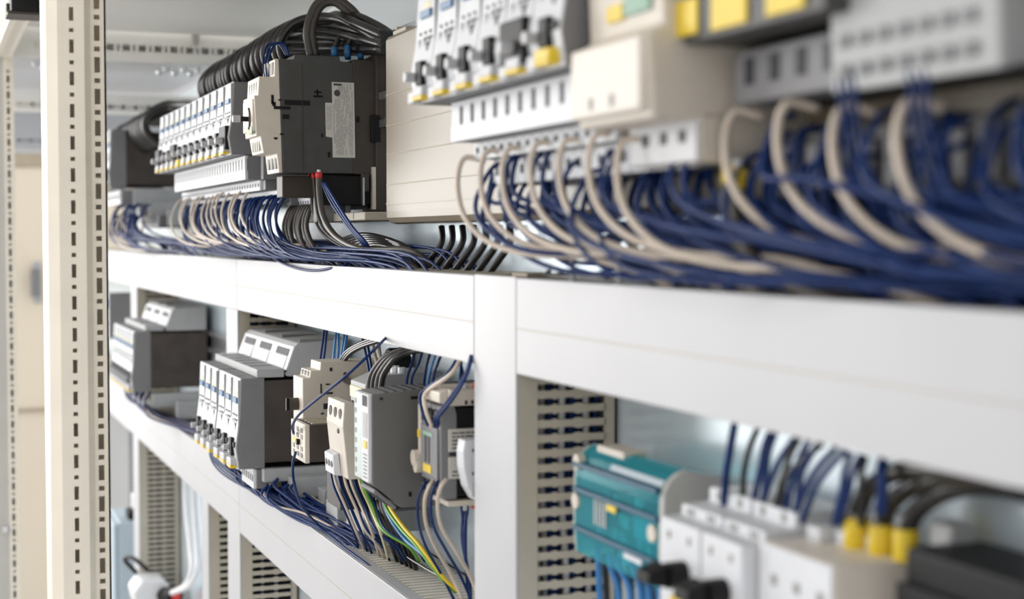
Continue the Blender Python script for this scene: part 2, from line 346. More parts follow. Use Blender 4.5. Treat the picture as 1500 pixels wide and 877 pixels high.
# ------------------------------------------------------------------ breakers
def make_breaker(label, wd, hh, front, rear, knob=False, lever='white', marks=True):
    t = thing('motor_breaker', label, 'breaker', 0, 0, 0); k = wd / 2 - .0006; f = front
    prof = [(rear, 0), (f - .003, 0), (f, hh * .24), (f - .004, hh * .55), (f - .006, hh), (rear, hh)]
    MB().prx(prof, -k, k).build('body', 'devgrey', t, .0006)
    if rear > .02: MB().box(-k + .0004, k - .0004, .0085, rear, hh * .06, hh * .97).build('rear_housing', 'brown', t, .0006)
    out = [(f - .003, 0), (f, hh * .24), (f - .004, hh * .55), (f - .006, hh)]
    MB().prx([(d + .0012, z) for d, z in out] + [(d - .0008, z) for d, z in reversed(out)], -k, k - .0005).build('front_panel', 'devwhite', t)
    # flag window with the blue mark
    mb = MB(); mb.box(-k * .34, k * .34, f - .007, f - .0036, hh * .78, hh * .85); fl = mb.build('flag', 'yellowp', t, .0006)
    mb = MB(); mb.box(-k * .52, k * .52, f - .007, f - .0018, hh * .715, hh * .78); mb.build('blue_mark', 'bluemark', t, .0004)
    mb = MB(); mb.box(-k * .7, k * .7, f - .0058, f - .0038, hh * .91, hh * .985); mb.build('marker_tag', 'devwhite', t, .0004)
    # printed circuit symbols
    mb = MB()
    for i in range(3):
        xx = -k * .5 + k * .5 * i; mb.box(xx - .0010, xx + .0010, f - .0042, f - .0021, hh * .575, hh * .60)
        mb.box(xx - .0006, xx + .0004, f - .0042, f - .0018, hh * .46, hh * .54)
    mb.box(-k * .1, k * .7, f - .004, f - .0018, hh * .53, hh * .545); mb.box(k * .25, k * .45, f - .004, f - .0012, hh * .40, hh * .50)
    mb.build('printing', 'ink', t)
    mb = MB(); mb.box(k - .0009, k - .0001, f - .009, f - .0022, hh * .02, hh * .98); mb.build('edge_gap', 'devlight', t)
    if knob:
        mb = MB(); mb.box(-k * .86, k * .86, f - .004, f + .004, hh * .07, hh * .40); mb.build('black_cover', 'black', t, .001)
        mb = MB(); mb.cyl((k * .1, f + .004, hh * .2), (k * .1, f + .012, hh * .2), .0038, 12); mb.build('lever_tip', 'cover', t)
    else:
        mb = MB(); mb.box(-k * .15, k * .45, f - .002, f + .004, hh * .14, hh * .34).box(k * .3, k * .9, f - .002, f + .0025, hh * .24, hh * .30); mb.build('lever', 'black', t, .0008)
        mb = MB(); mb.cyl((-k * .5, f - .001, hh * .22), (-k * .5, f + .009, hh * .22), .0034, 12); mb.build('lever_tip', 'cover', t)
    mb = MB(); mb.box(-k * .2, k * .75, f - .002, f + .0055, hh * .045, hh * .125); mb.build('lever_foot', 'yellow' if lever == 'yellow' else 'cover', t, .0008)
    mb = MB(); mb.box(-k * .9, -k * .3, f - .002, f + .004, hh * .0, hh * .10); mb.build('foot', 'cover', t, .0008)
    mb = MB(); mb.box(-k * .2, k * .75, f - .001, f + .0058, hh * .012, hh * .045); mb.build('yellow_strip', 'yellow', t, .0004)
    return t
def row(xs, z, wd, hh, front, rear, lab, group, knobs=(), levers=()):
    protos = {}
    n = len(xs)
    for i, x in enumerate(xs):
        key = (i in knobs, 'yellow' if i in levers else 'white')
        if key not in protos: t = protos[key] = make_breaker('', wd, hh, front, rear, *key)
        else: t = copy_tree(protos[key])
        t.location = (x, 0, z + ZC); tag(t, lab(i), 'breaker', group)
# upper far row: twelve, nearest one is index 0
FB = .131
xsB = [-1.66 - .0449 * (i + .5) for i in range(12)]
row(xsB, .0905, .0449, .079, FB, .10, lambda i: '%s white breaker from the black contactor in the upper far row' % ORD[i] if i else 'white breaker of the upper far row nearest to the black contactor', 'breakers of the upper far row', knobs=(0, 8, 11), levers=(7,))
# upper near row (blurred)
xsE = [-.998 + .0435 * (i + .5) for i in range(6)]
row(xsE, .0905, .0435, .079, FB, .10, lambda i: ('%s large blurred breaker from the left in the upper foreground row' % ORD[i]) if i < 5 else 'large blurred breaker touching the cream motor starter in the upper foreground', 'breakers of the upper foreground row', knobs=(4,), levers=(5,))
# lower middle group: six, two sets of three
xsC = [-1.632 - .0405 * (i + .5) - (.008 if i > 2 else 0) for i in range(6)]
row(xsC, -.2505, .0405, .0985, FB, .10, lambda i: '%s grey breaker with blue mark from the beige starters, lower middle group' % ORD[i], 'breakers of the lower middle group')
xsD = [-2.51 - .0449 * (i + .5) for i in range(6)]
row(xsD, -.2505, .0449, .0985, FB, .10, lambda i: '%s blurred grey breaker from the right in the lower far group' % ORD[i], 'breakers of the lower far group')
xsA = [-2.80 - .0449 * (i + .5) for i in range(5)]
row(xsA, .088, .0449, .105, FB, .10, lambda i: '%s blurred breaker from the right under the farthest black cables' % ORD[i], 'breakers of the farthest upper group')

# white comb busbars below the breakers, each tooth a piece
def comb(x0, x1, d, z0, z1, label, pitch):
    t = thing('comb_busbar', label, 'busbar', x0, 0, z0); Lg = x1 - x0; hh = z1 - z0
    MB().box(0, Lg, .03, d - .0028, 0, hh).build('core', 'devgrey', t, .0005)
    MB().box(0, Lg, d - .003, d - .0026, hh * .3, hh * .9).build('slot_shade', 'dark', t)  # dark floor and the flush inserts below paint the shade in the slots
    MB().box(0, Lg, d - .004, d, 0, hh * .40).build('lower_band', 'devwhite', t, .0004)
    MB().box(0, Lg, d - .004, d - .0003, hh * .88, hh).build('upper_band', 'devwhite', t)
    sl_ = MB().box(-pitch * .13, pitch * .13, d - .002, d + .0003, hh * .42, hh * .86).mesh('slot', 'dark')
    n = int(Lg / pitch + .01); me = MB().box(pitch * .08, pitch * .92, d - .004, d, hh * .39, hh * .89).mesh('tooth', 'devwhite')
    for i in range(n):
        o = link('tooth', me, t); o.location = (i * pitch, 0, 0)
        if i: o = link('slot', sl_, t); o.location = (i * pitch, 0, 0)
    return t
comb(-2.155, -1.660, .114, .0635, .0895, 'white slotted comb busbar under the upper far breakers', .0165)
comb(-.966, -.735, .114, .0635, .0895, 'large blurred white comb busbar under the foreground breakers', .0210)
comb(-1.86, -1.70, .108, -.2665, -.2515, 'white comb busbar under the lower middle breakers', .016)
# stepped terminal strips
def strip(x0, x1, d, dback, z0, z1, label, m='devwhite', pitch=.0115, body='devgrey'):
    t = thing('terminal_strip', label, 'terminals', x0, 0, z0); Lg = x1 - x0; hh = z1 - z0
    MB().box(0, Lg, dback, d - .003, 0, hh).build('body', body, t, .0006)
    me = MB().box(.0006, pitch - .0006, d - .004, d, 0, hh).mesh('terminal', m)
    hole = MB().box(pitch * .3, pitch * .7, d - .002, d + .0003, hh * .35, hh * .7).mesh('clamp_hole', 'dark')
    for i in range(int(Lg / pitch)):
        o = link('terminal', me, t); o.location = (i * pitch, 0, 0)
        c = link('clamp_hole', hole, o)
    return t
strip(-2.195, -1.645, .098, .01, .052, .063, 'upper white terminal strip under the far comb busbar', pitch=.0149)
strip(-2.18, -1.62, .084, .01, .038, .0515, 'lower white terminal strip where the far blue wires start', pitch=.0149)
strip(-.96, -.735, .100, .01, .052, .063, 'upper blurred terminal strip above the foreground wires', pitch=.0149)
strip(-.95, -.665, .090, .01, .035, .0515, 'lower blurred terminal strip where the foreground wires start', pitch=.0149)
strip(-1.66, -1.53, .066, .012, .030, .0425, 'small white terminal strip below the black contactor, with dark cables', pitch=.0108)
strip(-1.70, -1.634, .112, .01, -.2725, -.2515, 'white terminal strip under the near end of the lower middle breakers', pitch=.011)
strip(-1.86, -1.62, .080, .01, -.2835, -.273, 'terminal strip at the foot of the lower middle breakers', pitch=.0149)
strip(-3.0, -2.795, .112, .01, .060, .086, 'blurred white terminal strip under the farthest upper breakers', pitch=.02)
strip(-3.0, -2.780, .082, .01, .040, .0595, 'second blurred white terminal strip under the farthest upper breakers', pitch=.02)
strip(-3.0, -2.760, .052, .01, .018, .0395, 'lowest blurred white terminal strip above the far wires', pitch=.02)
# grey end blocks (stepped)
def block(name, label, cat, parts, x, d, z):
    t = thing(name, label, cat, x, d, z)
    for nm, m, boxes, bv in parts:
        mb = MB()
        for b in boxes: mb.box(*b)
        mb.build(nm, m, t, bv)
    return t
block('end_block', 'grey stepped end block right of the far comb busbar', 'end block', [('body', 'devgrey', [(0, .012, .01, .100, .028, .056)], .001), ('foot', 'devgrey', [(.012, .03, .01, .074, .0, .024)], .001), ('notch', 'dark', [(.0115, .0128, .068, .073, .038, .051)], 0)], -1.644, 0, .035)
block('end_block', 'grey end plate with small hole below the contactor', 'end block', [('body', 'devgrey', [(0, .014, .034, .070, 0, .026)], .001), ('hole', 'dark', [(.0138, .0146, .040, .0445, .010, .018)], 0)], -1.53, 0, .0155)
block('end_block', 'grey stepped end blocks at the foot of the lower middle breakers', 'end block', [('body', 'devlight', [(0, .012, .01, .104, .020, .034)], .001), ('foot', 'devlight', [(.012, .032, .01, .078, .004, .026)], .001), ('lower_foot', 'devlight', [(.032, .062, .004, .050, -.004, .016)], .001)], -1.632, 0, -.284)
block('end_block', 'grey end block beside the brown breaker side, lower middle', 'end block', [('body', 'devlight', [(0, .045, .006, .058, 0, .024)], .001), ('recess', 'devgrey', [(.0448, .0455, .012, .040, .006, .018)], 0)], -1.53, 0, -.294)
block('end_block', 'grey stepped end block under the far lower breakers', 'end block', [('body', 'devlight', [(0, .02, .006, .10, .016, .038)], .001), ('foot', 'devlight', [(.02, .05, .006, .065, 0, .026)], .001)], -2.51, 0, -.290)
block('end_block', 'grey stepped end block under the farthest upper breakers', 'end block', [('body', 'devlight', [(0, .012, .006, .09, .035, .068)], .001), ('foot', 'devlight', [(.012, .03, .006, .066, .014, .045)], .001), ('lower_foot', 'devlight', [(.03, .06, .004, .036, 0, .03)], .001)], -2.795, 0, .020)

# windowed grey modules above the lower breakers
def windowed(x0, x1, label, z=-.160, n=3):
    t = thing('auxiliary_module', label, 'module', x0, 0, z); Lg = x1 - x0
    MB().prx([(.01, 0), (.074, 0), (.076, .004), (.066, .032), (.062, .0365), (.01, .040)], 0, Lg).build('body', 'devlight', t, .001)
    fr = MB().prx([(.0745, .0005), (.0766, .004), (.0666, .0322), (.0655, .0322), (.0742, .003)], .001, Lg - .0005).build('front_panel', 'devwhite', t)
    wn = Lg / n
    for i in range(n):
        a = i * wn
        def sl(u0, u1, x_0, x_1, off0, off1):
            P = lambda u, o: (.0766 - .010 * u + o, .004 + .0282 * u)
            return MB().prx([P(u0, off0), P(u0, off1), P(u1, off1), P(u1, off0)], x_0, x_1)
        sl(.62, .88, a + wn * .18, a + wn * .85, -.001, .0006).build('window', 'dark', t)
        sl(.14, .60, a + wn * .18, a + wn * .85, -.001, .0010).build('flap', 'devwhite', t, .0004)
        sl(.02, .10, a + wn * .93, a + wn * 1.0, -.001, .0008).build('notch', 'dark', t)
        MB().box(a + wn - .0016, a + wn - .0006, .014, .060, .0366, .0402).build('top_joint', 'devgrey', t)
    return t
windowed(-1.905, -1.635, 'light grey module with three dark windows above the lower middle breakers', -.1515)
windowed(-2.80, -2.51, 'blurred grey module with three windows above the far lower breakers', -.1515)
block('shelf_cover', 'pale grey stepped cover on top of the lower middle breakers', 'cover', [('body', 'devlight', [(0, .25, .078, .108, 0, .009)], .001), ('joint', 'devgrey', [(.04 * i, .04 * i + .001, .08, .107, .0085, .0095) for i in range(1, 6)], 0)], -1.883, 0, -.1518)
block('shelf_cover', 'blurred pale stepped cover on top of the far lower breakers', 'cover', [('body', 'devlight', [(0, .26, .078, .108, 0, .009)], .001), ('joint', 'devgrey', [(.04 * i, .04 * i + .001, .08, .107, .0085, .0095) for i in range(1, 6)], 0)], -2.775, 0, -.1518)
block('far_module', 'blurred white module with blue mark beside the wide post', 'module', [('body', 'devgrey', [(0, .06, .008, .10, 0, .09)], .001), ('front_panel', 'devwhite', [(.001, .059, .10, .102, .001, .089)], 0), ('blue_mark', 'lblue', [(.015, .045, .102, .104, .06, .08)], 0), ('hole', 'dark', [(.025, .035, .102, .1025, .025, .035)], 0)], -3.15, 0, -.20)

# ------------------------------------------------------------------ the black contactor with its cream front
XC = -1.506
t = thing('contactor', 'black contactor with cream front and white label sticker', 'contactor', XC, 0, .065)
def zc(z): return z - .065
WC = .055
MB().prx([(.034, 0), (.107, 0), (.110, .113), (.095, .113), (.094, .118), (.048, .118), (.047, .113), (.034, .113)], -WC, 0).build('body', 'anth', t, .001)
MB().prx([(.010, -.002), (.034, 0), (.034, .116), (.007, .116), (.009, .05)], -WC, -.0006).build('rear_housing', 'anthb', t, .001)
MB().prx([(.107, 0), (.1105, 0), (.1125, .019), (.126, .019), (.129, .036), (.133, .036), (.135, .076), (.131, .076), (.130, .095), (.1145, .095), (.114, .113), (.110, .113)], -WC, -.0002).build('front_housing', 'cream', t, .0008)
mb = MB(); mb.box(-WC + .004, -.004, .129, .1362, .041, .073); mb.build('selector_panel', 'cream', t, .001)
kn = MB().cyl((-.022, .134, .054), (-.022, .146, .054), .0026, 14).build('selector_knob', 'black', t)
MB().cyl((-.022, .145, .054), (-.022, .1525, .054), .0036, 14).build('knob_tip', 'cover', kn)
MB().tube([(-.022 + .009 * math.cos(a), .1368, .054 + .011 * math.sin(a)) for a in [-1.2 + .3 * i for i in range(9)]], .0012, 6).build('dial_arc', 'ink', t)
MB().box(-.030, -.016, .1355, .1368, .0385, .046).build('yellow_label', 'yellow', t)
MB().box(-.015, -.005, .1355, .1367, .0385, .046).build('green_label', 'greenp', t)
mb = MB()
for i in range(4): mb.box(-.046 + i * .011, -.043 + i * .011, .129, .1308, .080, .090)
mb.build('vent_slots', 'greyink', t)
mb = MB()
for i in range(4): mb.box(-.044 + i * .010, -.040 + i * .010, .126, .1288, .022, .032)
mb.build('lower_vents', 'sticker', t)
mb = MB()
for i in range(3): mb.box(-.046 + i * .016, -.038 + i * .016, .110, .1126, .004, .015)
mb.build('terminal_holes', 'greyink', t)
mb = MB()
for i in range(3): mb.box(-.046 + i * .016, -.038 + i * .016, .110, .1150, .098, .110)
mb.build('upper_terminals', 'greyink', t)
# recesses and latches in the near side
for b in [(.0985, .1155, .063, .066), (.1135, .1170, .066, .070), (.1155, .118, .068, .077), (.100, .1065, .0535, .058), (.1055, .1095, .0375, .039), (.1120, .1155, .033, .0350), (.107, .111, .0715, .0728)]: pieces('latch_slot', 'black', [(-.001, .0006, *b)], t)
for b in [(.0785, .1045, .0675, .0725), (.0655, .075, .076, .078), (.0665, .0745, .0805, .082), (.070, .072, .078, .084), (.0655, .067, .036, .040), (.058, .0605, .016, .0215), (.0275, .0305, .052, .058)]: pieces('side_slot', 'black', [(-.001, .0005, *b)], t)
MB().box(-.001, .0007, .086, .0865, .003, .110).build('side_ridge', 'anthb', t)
mb = MB(); mb.prx([(.032, .016), (.0555, .016), (.0558, .036), (.0625, .037), (.0630, .071), (.0558, .071), (.0562, .092), (.0330, .092)], 0, .0008)
stk = mb.build('label_sticker', 'sticker', t, .0012); tag(stk, 'white printed label sticker')
mb = MB(); rr = random.Random(3)
for i in range(13):
    dd = .0350 + i * .00158; z = .019
    top = .075 if i > 9 else .090
    if i > 10: z = .03
    while z < top - .004:
        L_ = rr.uniform(.003, .011)
        if rr.random() < .86: mb.box(.0008, .0010, dd, dd + .0005, z, min(z + L_, top))
        z += L_ + .0012
for i in range(4):
    dd = .0568 + i * .0015; z = .044
    while z < .066: L_ = rr.uniform(.003, .008); mb.box(.0008, .0010, dd, dd + .0004, z, min(z + L_, .068)); z += L_ + .001
mb.build('printing', 'greyink', stk)
MB().cyl((.0006, .0508, .081), (.0012, .0508, .081), .0033, 18).build('round_mark', 'ink', stk)
MB().box(.0008, .0011, .0460, .0545, .0885, .0905).build('headline', 'ink', stk)
# rear bracket and lower frame of the contactor
t = thing('adapter_bracket', 'tall black busbar adapter bracket behind the contactor', 'bracket', XC, 0, .027)
MB().box(-.05, .004, .0005, .011, 0, .160).build('upright', 'anthb', t, .001)
MB().box(-.05, .0045, .006, .016, .07, .098).build('catch', 'black', t, .001)
MB().box(-.05, -.002, .012, .066, .006, .036).build('lower_frame', 'black', t, .001)
MB().box(-.002, .003, .018, .026, .020, .038).build('hook', 'anthb', t, .001)
MB().box(-.05, -.024, .066, .102, .014, .036).build('lower_shelf', 'anthb', t, .001)
MB().box(-.001, .006, .024, .0255, .006, .034).build('pin', 'zinc', t)
MB().box(-.002, .0045, .0115, .0150, .002, .045).build('cream_edge', 'cream', t)
block('base_ledge', 'beige ledge under the black contactor bracket', 'ledge', [('body', 'duct', [(-.16, .10, .0005, .052, 0, .008)], .001), ('joint', 'wood', [(.02, .0205, .006, .0525, .002, .0085), (.06, .0605, .006, .0525, .002, .0085)], 0)], -1.50, 0, .0165)
# blue sleeves on top of the contactor
for i in range(6):
    x_ = XC - .006 - (i % 2) * .022; dd = .052 - i * .0068
    t = thing('blue_sleeve', '%s blue cable sleeve from the left on top of the contactor' % ORD[i], 'sleeve', x_, dd, .1832, 'blue sleeves on the contactor')
    MB().cyl((0, 0, 0), (.002, 0, .010 + i * .0012), .0032, 12).build('sleeve', 'bluemark', t, 0, True); MB().cyl((.002, 0, .010 + i * .0012), (.004, -.004, .020), .0022, 10).build('conductor', 'cableblk', t)

# ------------------------------------------------------------------ cream busbar cover box
XB = -1.369
t = thing('busbar_cover', 'long cream ribbed busbar cover box right of the contactor', 'busbar cover', XB, 0, .0125)
prof = [(.0005, .002), (.030, 0), (.036, .0015), (.0395, .006), (.040, .012), (.040, .170), (.038, .1735), (.0005, .1735)]
MB().prx(prof, 0, .95).build('body', 'boxcream', t, .0015)
for z in (.036, .064, .0905, .119): MB().box(.001, .949, .0395, .0404, z, z + .0008).build('rib_line', 'wood', t)
MB().box(.002, .30, .0402, .0408, .018, .0195).build('lower_lip', 'boxcream', t)
mb = MB(); mb.box(.01, .05, .012, .036, .1735, .178); mb.box(.016, .022, .010, .036, .178, .181); mb.build('top_clip', 'duct', t, .001)

# ------------------------------------------------------------------ lower row devices
# grey power supply
t = thing('power_supply', 'dark grey sheet metal power supply with pale green front', 'power supply', -1.15, 0, -.214)
MB().prx([(.009, 0), (.093, 0), (.1165, .020), (.117, .091), (.080, .0935), (.009, .096)], -.043, 0).build('housing', 'psu', t, .0008)
MB().box(-.043, -.0205, .1165, .1195, .021, .0905).build('mint_front', 'psufront', t, .0008)
MB().box(-.0205, -.001, .1165, .1198, .021, .0905).build('grey_front', 'devwhite', t, .0008)
MB().box(-.014, -.005, .1198, .1206, .0475, .0535).build('yellow_label', 'yellow', t)
MB().box(-.016, -.004, .1198, .1202, .056, .076).build('display_window', 'devlight', t)
mb = MB()
for i in range(3): mb.box(-.0165 + i * .005, -.0140 + i * .005, .1198, .1203, .081, .0895)
mb.build('top_slots', 'dark', t)
mb = MB()
for i in range(7): mb.box(-.015, -.005, .1198, .1202, .024 + i * .003, .0252 + i * .003)
for i in range(8): mb.box(-.040, -.036, .1195, .1198, .025 + i * .008, .029 + i * .008)
mb.build('printing', 'greyink', t)
mb = MB(); mb.prx([(.096, .0005), (.1135, .0155), (.1155, .0135), (.098, -.0015)], -.040, -.002); mb.build('terminal_block', 'devgrey', t, .0005)
mb = MB()
for i in range(6): mb.prx([(.099, .0025), (.1105, .0125), (.1125, .0105), (.101, .0003)], -.038 + i * .006, -.0345 + i * .006)
mb.build('terminal_slots', 'dark', t)
pieces('side_slot', 'black', [(-.0004, .0004, .108, .1105, .0865, .0885), (-.0004, .0004, .079, .085, .086, .0885), (-.0004, .0004, .060, .064, .006, .009), (-.0004, .0004, .0845, .0870, .0085, .0125)], t)
mb = MB()
for i in range(13): mb.box(-.040, -.003, .012 + i * .0075, .0155 + i * .0075, .090, (.0960 - .000035 * i * 7.5 if i < 9 else .0936 - (i - 9) * .0005) + .0002)
mb.build('top_grille', 'dark', t)
# control relay in front of the power supply
t = thing('control_relay', 'grey and black control relay in front of the power supply', 'relay', -1.07, 0, -.1925)
MB().prx([(.009, 0), (.0835, -.001), (.0845, .066), (.009, .064)], -.048, -.0006).build('housing', 'black', t, .0008)
MB().prx([(.074, -.003), (.0845, -.003), (.0865, .002), (.0870, .055), (.0845, .066), (.076, .068), (.074, .060)], -.0475, 0).build('front_frame', 'devgrey', t, .0008)
MB().box(-.044, -.004, .0868, .0885, .012, .050).build('front_panel', 'devgrey', t, .0006)
for r_ in range(2):
    for i in range(4):
        pieces('clamp_hole', 'black', [(-.044 + i * .0105, -.0365 + i * .0105, .0845, .0880, .0530 + r_ * .0055, .0575 + r_ * .0055), (-.044 + i * .0105, -.0365 + i * .0105, .0845, .0880, -.001 + r_ * .0055, .003 + r_ * .0055)], t)
mb = MB(); mb.box(-.033, -.029, .0885, .0889, .022, .044).box(-.025, -.021, .0885, .0889, .022, .044); mb.build('printing', 'ink', t)
MB().box(-.037, -.014, .0885, .0891, .0425, .0455).build('green_strip', 'greenp', t)
MB().box(-.036, -.017, .0885, .0892, .0145, .0205).build('yellow_label', 'yellow', t)
MB().box(-.055, -.047, .075, .0872, .022, .064).build('side_module', 'cream', t, .001)
MB().box(-.0545, -.0485, .0872, .0878, .038, .044).build('side_yellow_label', 'yellow', t)
mb = MB(); mb.cyl((-.053, .074, .022), (-.053, .092, .022), .0062, 16).cyl((-.049, .074, .016), (-.049, .0915, .016), .0050, 16); mb.build('round_knobs', 'cream', t)
for z0, z1, lb in ((.033, .050, 'upper'), (.0125, .029, 'lower')):
    s2 = MB().box(-.001, .0006, .030, .081, z0, z1).build('type_plate', 'sticker', t, .0006); mb = MB()
    for i in range(5 if lb == 'upper' else 2):
        x = .078
        while x > .034:
            L_ = rr.uniform(.002, .006); mb.box(.0006, .0008, x - L_, x, z0 + .0022 + i * .0028, z0 + .0032 + i * .0028); x -= L_ + .001
    if lb == 'lower': mb.box(.0006, .0008, .050, .064, .020, .0255)
    mb.build('printing', 'ink', s2)
MB().box(-.0004, .0004, .012, .080, .0298, .0322).build('side_groove', 'dark', t)
# beige block on top of the relay with white and red ferrules
t = thing('surge_block', 'beige suppressor block on top of the control relay', 'suppressor', -1.07, 0, -.1255)
MB().box(-.044, .0005, .030, .080, 0, .0125).build('body', 'cream', t, .0012)
MB().prx([(.080, .001), (.0865, .002), (.0865, .010), (.080, .0125)], -.042, -.004).build('nose', 'cream', t, .001)
mb = MB(); mb.box(.0003, .0008, .066, .068, .001, .004).box(.0003, .0008, .061, .063, .001, .004); mb.build('slots', 'dark', t)
f1 = MB().cyl((-.006, .0655, .0125), (-.006, .0655, .0165), .0018, 12).build('white_ferrule', 'cover', t); f2 = MB().cyl((-.006, .0575, .0125), (-.006, .0575, .0165), .0020, 12).build('red_ferrule', 'red', t)
mb = MB(); mb.cyl((-.006, .073, -.0705), (-.006, .073, -.0665), .0016, 12); 
t = thing('foot_clip', 'beige clip with red ferrule under the control relay', 'clip', -1.068, 0, -.2005)
MB().box(-.04, .0, .03, .082, .0, .0042).build('body', 'cream', t, .0006); MB().cyl((-.004, .067, -.004), (-.004, .067, .0005), .0016, 12).build('white_ferrule', 'cover', t); MB().cyl((-.004, .060, -.003), (-.004, .060, .0005), .0019, 12).build('red_ferrule', 'red', t)
# white curved device half hidden by the upright duct
t = thing('white_relay', 'white curved front relay half hidden behind the wide upright duct', 'relay', -1.04, 0, -.192)
MB().prx([(.009, .0), (.070, 0), (.076, .010), (.079, .024), (.0795, .036), (.078, .0445), (.009, .0445)], -.016, -.0006).build('body', 'devwhite', t, .0008)
mb = MB()
for zz in (.019, .036): mb.box(-.0004, .0003, .0715, .0725, zz, zz + .0022).box(-.0004, .0003, .067, .068, zz + .001, zz + .003)
mb.build('holes', 'dark', t); MB().box(-.001, .0004, .062, .073, .003, .013).build('label', 'cover', t)
# beige three hole device
t = thing('thermal_relay', 'beige relay with three holes and dark side left of the power supply', 'relay', -1.25, 0, -.2055)
MB().prx([(.009, .006), (.100, .002), (.103, .060), (.009, .063)], -.055, -.0008).build('housing', 'anthb', t, .0008)
MB().prx([(.099, .0), (.1095, 0), (.114, .045), (.1125, .0655), (.1035, .0650), (.103, .05)], -.055, 0).build('front_plate', 'cream', t, .0008)
mb = MB()
for i in range(3): mb.cyl((-.044 + i * .0165, .110, .055), (-.044 + i * .0165, .1138, .055), .0045, 14)
mb.cyl((-.016, .110, .040), (-.016, .1145, .040), .0022, 12); mb.build('screw_holes', 'brown', t)
b2 = MB().prx([(.1095, .0), (.116, .001), (.117, .018), (.112, .020)], -.052, -.022).build('lower_terminals', 'devwhite', t, .0006)
mb = MB()
for i in range(3): mb.cyl((-.046 + i * .009, .115, .010), (-.046 + i * .009, .1170, .010), .0028, 12)
mb.build('terminal_screws', 'brown', b2)
MB().box(-.0004, .0002, .012, .098, .040, .042).build('side_step', 'black', t)
# small relay block with brown side
t = thing('auxiliary_relay', 'small beige relay block with brown side in front of the breakers', 'relay', -1.36, 0, -.2055)
MB().box(-.056, -.0003, .03, .116, 0, .034).build('housing', 'brown', t, .0006)
MB().box(-.056, 0, .116, .1205, -.001, .0345).build('front_plate', 'cream', t, .0008)
mb = MB()
for r_ in range(2):
    for c_ in range(3):
        for z0 in (.003, .020): mb.box(-.048 + c_ * .016, -.041 + c_ * .016, .1205, .1210, z0 + r_ * .006, z0 + .004 + r_ * .006)
mb.build('terminal_holes', 'greyink', t); MB().cyl((-.022, .1205, .0165), (-.022, .1235, .0165), .0028, 12).build('button', 'black', t); MB().box(-.046, -.032, .1205, .1212, .0145, .0185).build('yellow_label', 'yellow', t)
mb = MB()
for i in range(4): mb.box(-.05 + i * .012, -.042 + i * .012, .05, .112, .034, .0352)
mb.build('top_ribs', 'wood', t)
MB().cyl((-.012, .094, .034), (-.012, .094, .039), .003, 12).build('top_screw', 'zinc', t)
# beige motor starter behind it
t = thing('motor_starter', 'beige motor starter with dark rotary knob beside the brown breaker side', 'motor starter', -1.45, 0, -.1835)
MB().prx([(.009, 0), (.101, 0), (.101, .047), (.094, .047), (.093, .054), (.0835, .054), (.083, .062), (.070, .062), (.009, .062)], -.040, 0).build('housing', 'cream', t, .0008)
MB().cyl((-.02, .100, .020), (-.02, .110, .020), .0062, 16).build('knob', 'anthb', t); MB().box(-.022, -.018, .110, .113, .014, .026).build('knob_grip', 'black', t)
pieces('side_slot', 'dark', [(-.0005, .0005, .071, .083, .0305, .0325), (-.0005, .0005, .082, .0835, .032, .041), (-.0005, .0005, .075, .0805, .016, .0215), (-.0005, .0005, .074, .078, .0395, .041), (-.0005, .0005, .0715, .074, .053, .0565), (-.0005, .0005, .080, .083, .011, .0125)], t)
mb = MB()
for i in range(3): mb.box(-.035 + i * .012, -.029 + i * .012, .0935, .0942, .048, .053)
mb.build('front_slots', 'greyink', t)
t = thing('relay_socket', 'grey relay socket with silver screws behind the power supply top', 'relay socket', -1.30, 0, -.150)
MB().prx([(.009, -.04), (.080, -.04), (.080, .020), (.060, .028), (.009, .030)], -.05, 0).build('housing', 'devlight', t, .001)
MB().box(-.045, -.004, .078, .082, .006, .016).build('yellow_tag', 'yellowp', t)
for i in range(5): MB().cyl((-.042 + i * .009, .045 + .004 * (i % 2), .027), (-.042 + i * .009, .045 + .004 * (i % 2), .034), .0035, 10).build('screw', 'zinc', t)
mb = MB()
for i in range(4): mb.box(-.046 + i * .011, -.040 + i * .011, .0795, .0812, -.010, .002)
mb.build('slots', 'dark', t)
t = thing('cable_outlet', 'dark cable outlet disc under the black cables behind the relay socket', 'cable outlet', -1.42, .004, -.125)
MB().cyl((0, 0, 0), (0, .020, 0), .018, 20).build('ring', 'black', t, .002); MB().cyl((0, .020, 0), (0, .022, 0), .014, 20).build('membrane', 'anthb', t)
# device feet below the small relay
block('dark_relay', 'brown black relay under the small beige relay', 'relay', [('body', 'brown', [(-.05, 0, .006, .085, 0, .046)], .001), ('foot', 'devlight', [(-.05, .012, .006, .066, -.022, -.002)], .001), ('slot', 'black', [(-.0004, .0004, .05, .054, .030, .036)], 0)], -1.37, 0, -.2535)

# ------------------------------------------------------------------ right lower bay
XT = -.77
t = thing('interface_module', 'clear teal topped interface module with grey end cap', 'module', XT, 0, -.203)
WT = .128
out = [(.053, .001), (.0545, .018), (.054, .050), (.0535, .058), (.050, .064), (.044, .0685), (.039, .070), (.018, .0655)]
MB().prx([(.010, 0)] + out + [(.010, .063)], -.006, 0).build('end_cap', 'boxgrey', t, .0008)
MB().prx([(.010, 0)] + out + [(.010, .063)], -WT, -WT + .004).build('end_cap', 'boxgrey', t, .0008)
MB().prx([(.009, 0), (.014, 0), (.014, .060), (.009, .060)], -WT + .004, -.006).build('base', 'boxgrey', t)
inn = [(d - .0018, z - .0012) for d, z in out]
MB().prx(out[:6] + out[6:] + list(reversed(inn)), -WT + .003, -.0055).build('clear_cover', 'teal', t)
MB().box(-WT + .006, -.008, .020, .0225, .004, .058).build('circuit_board', 'pcb', t)
mb = MB()
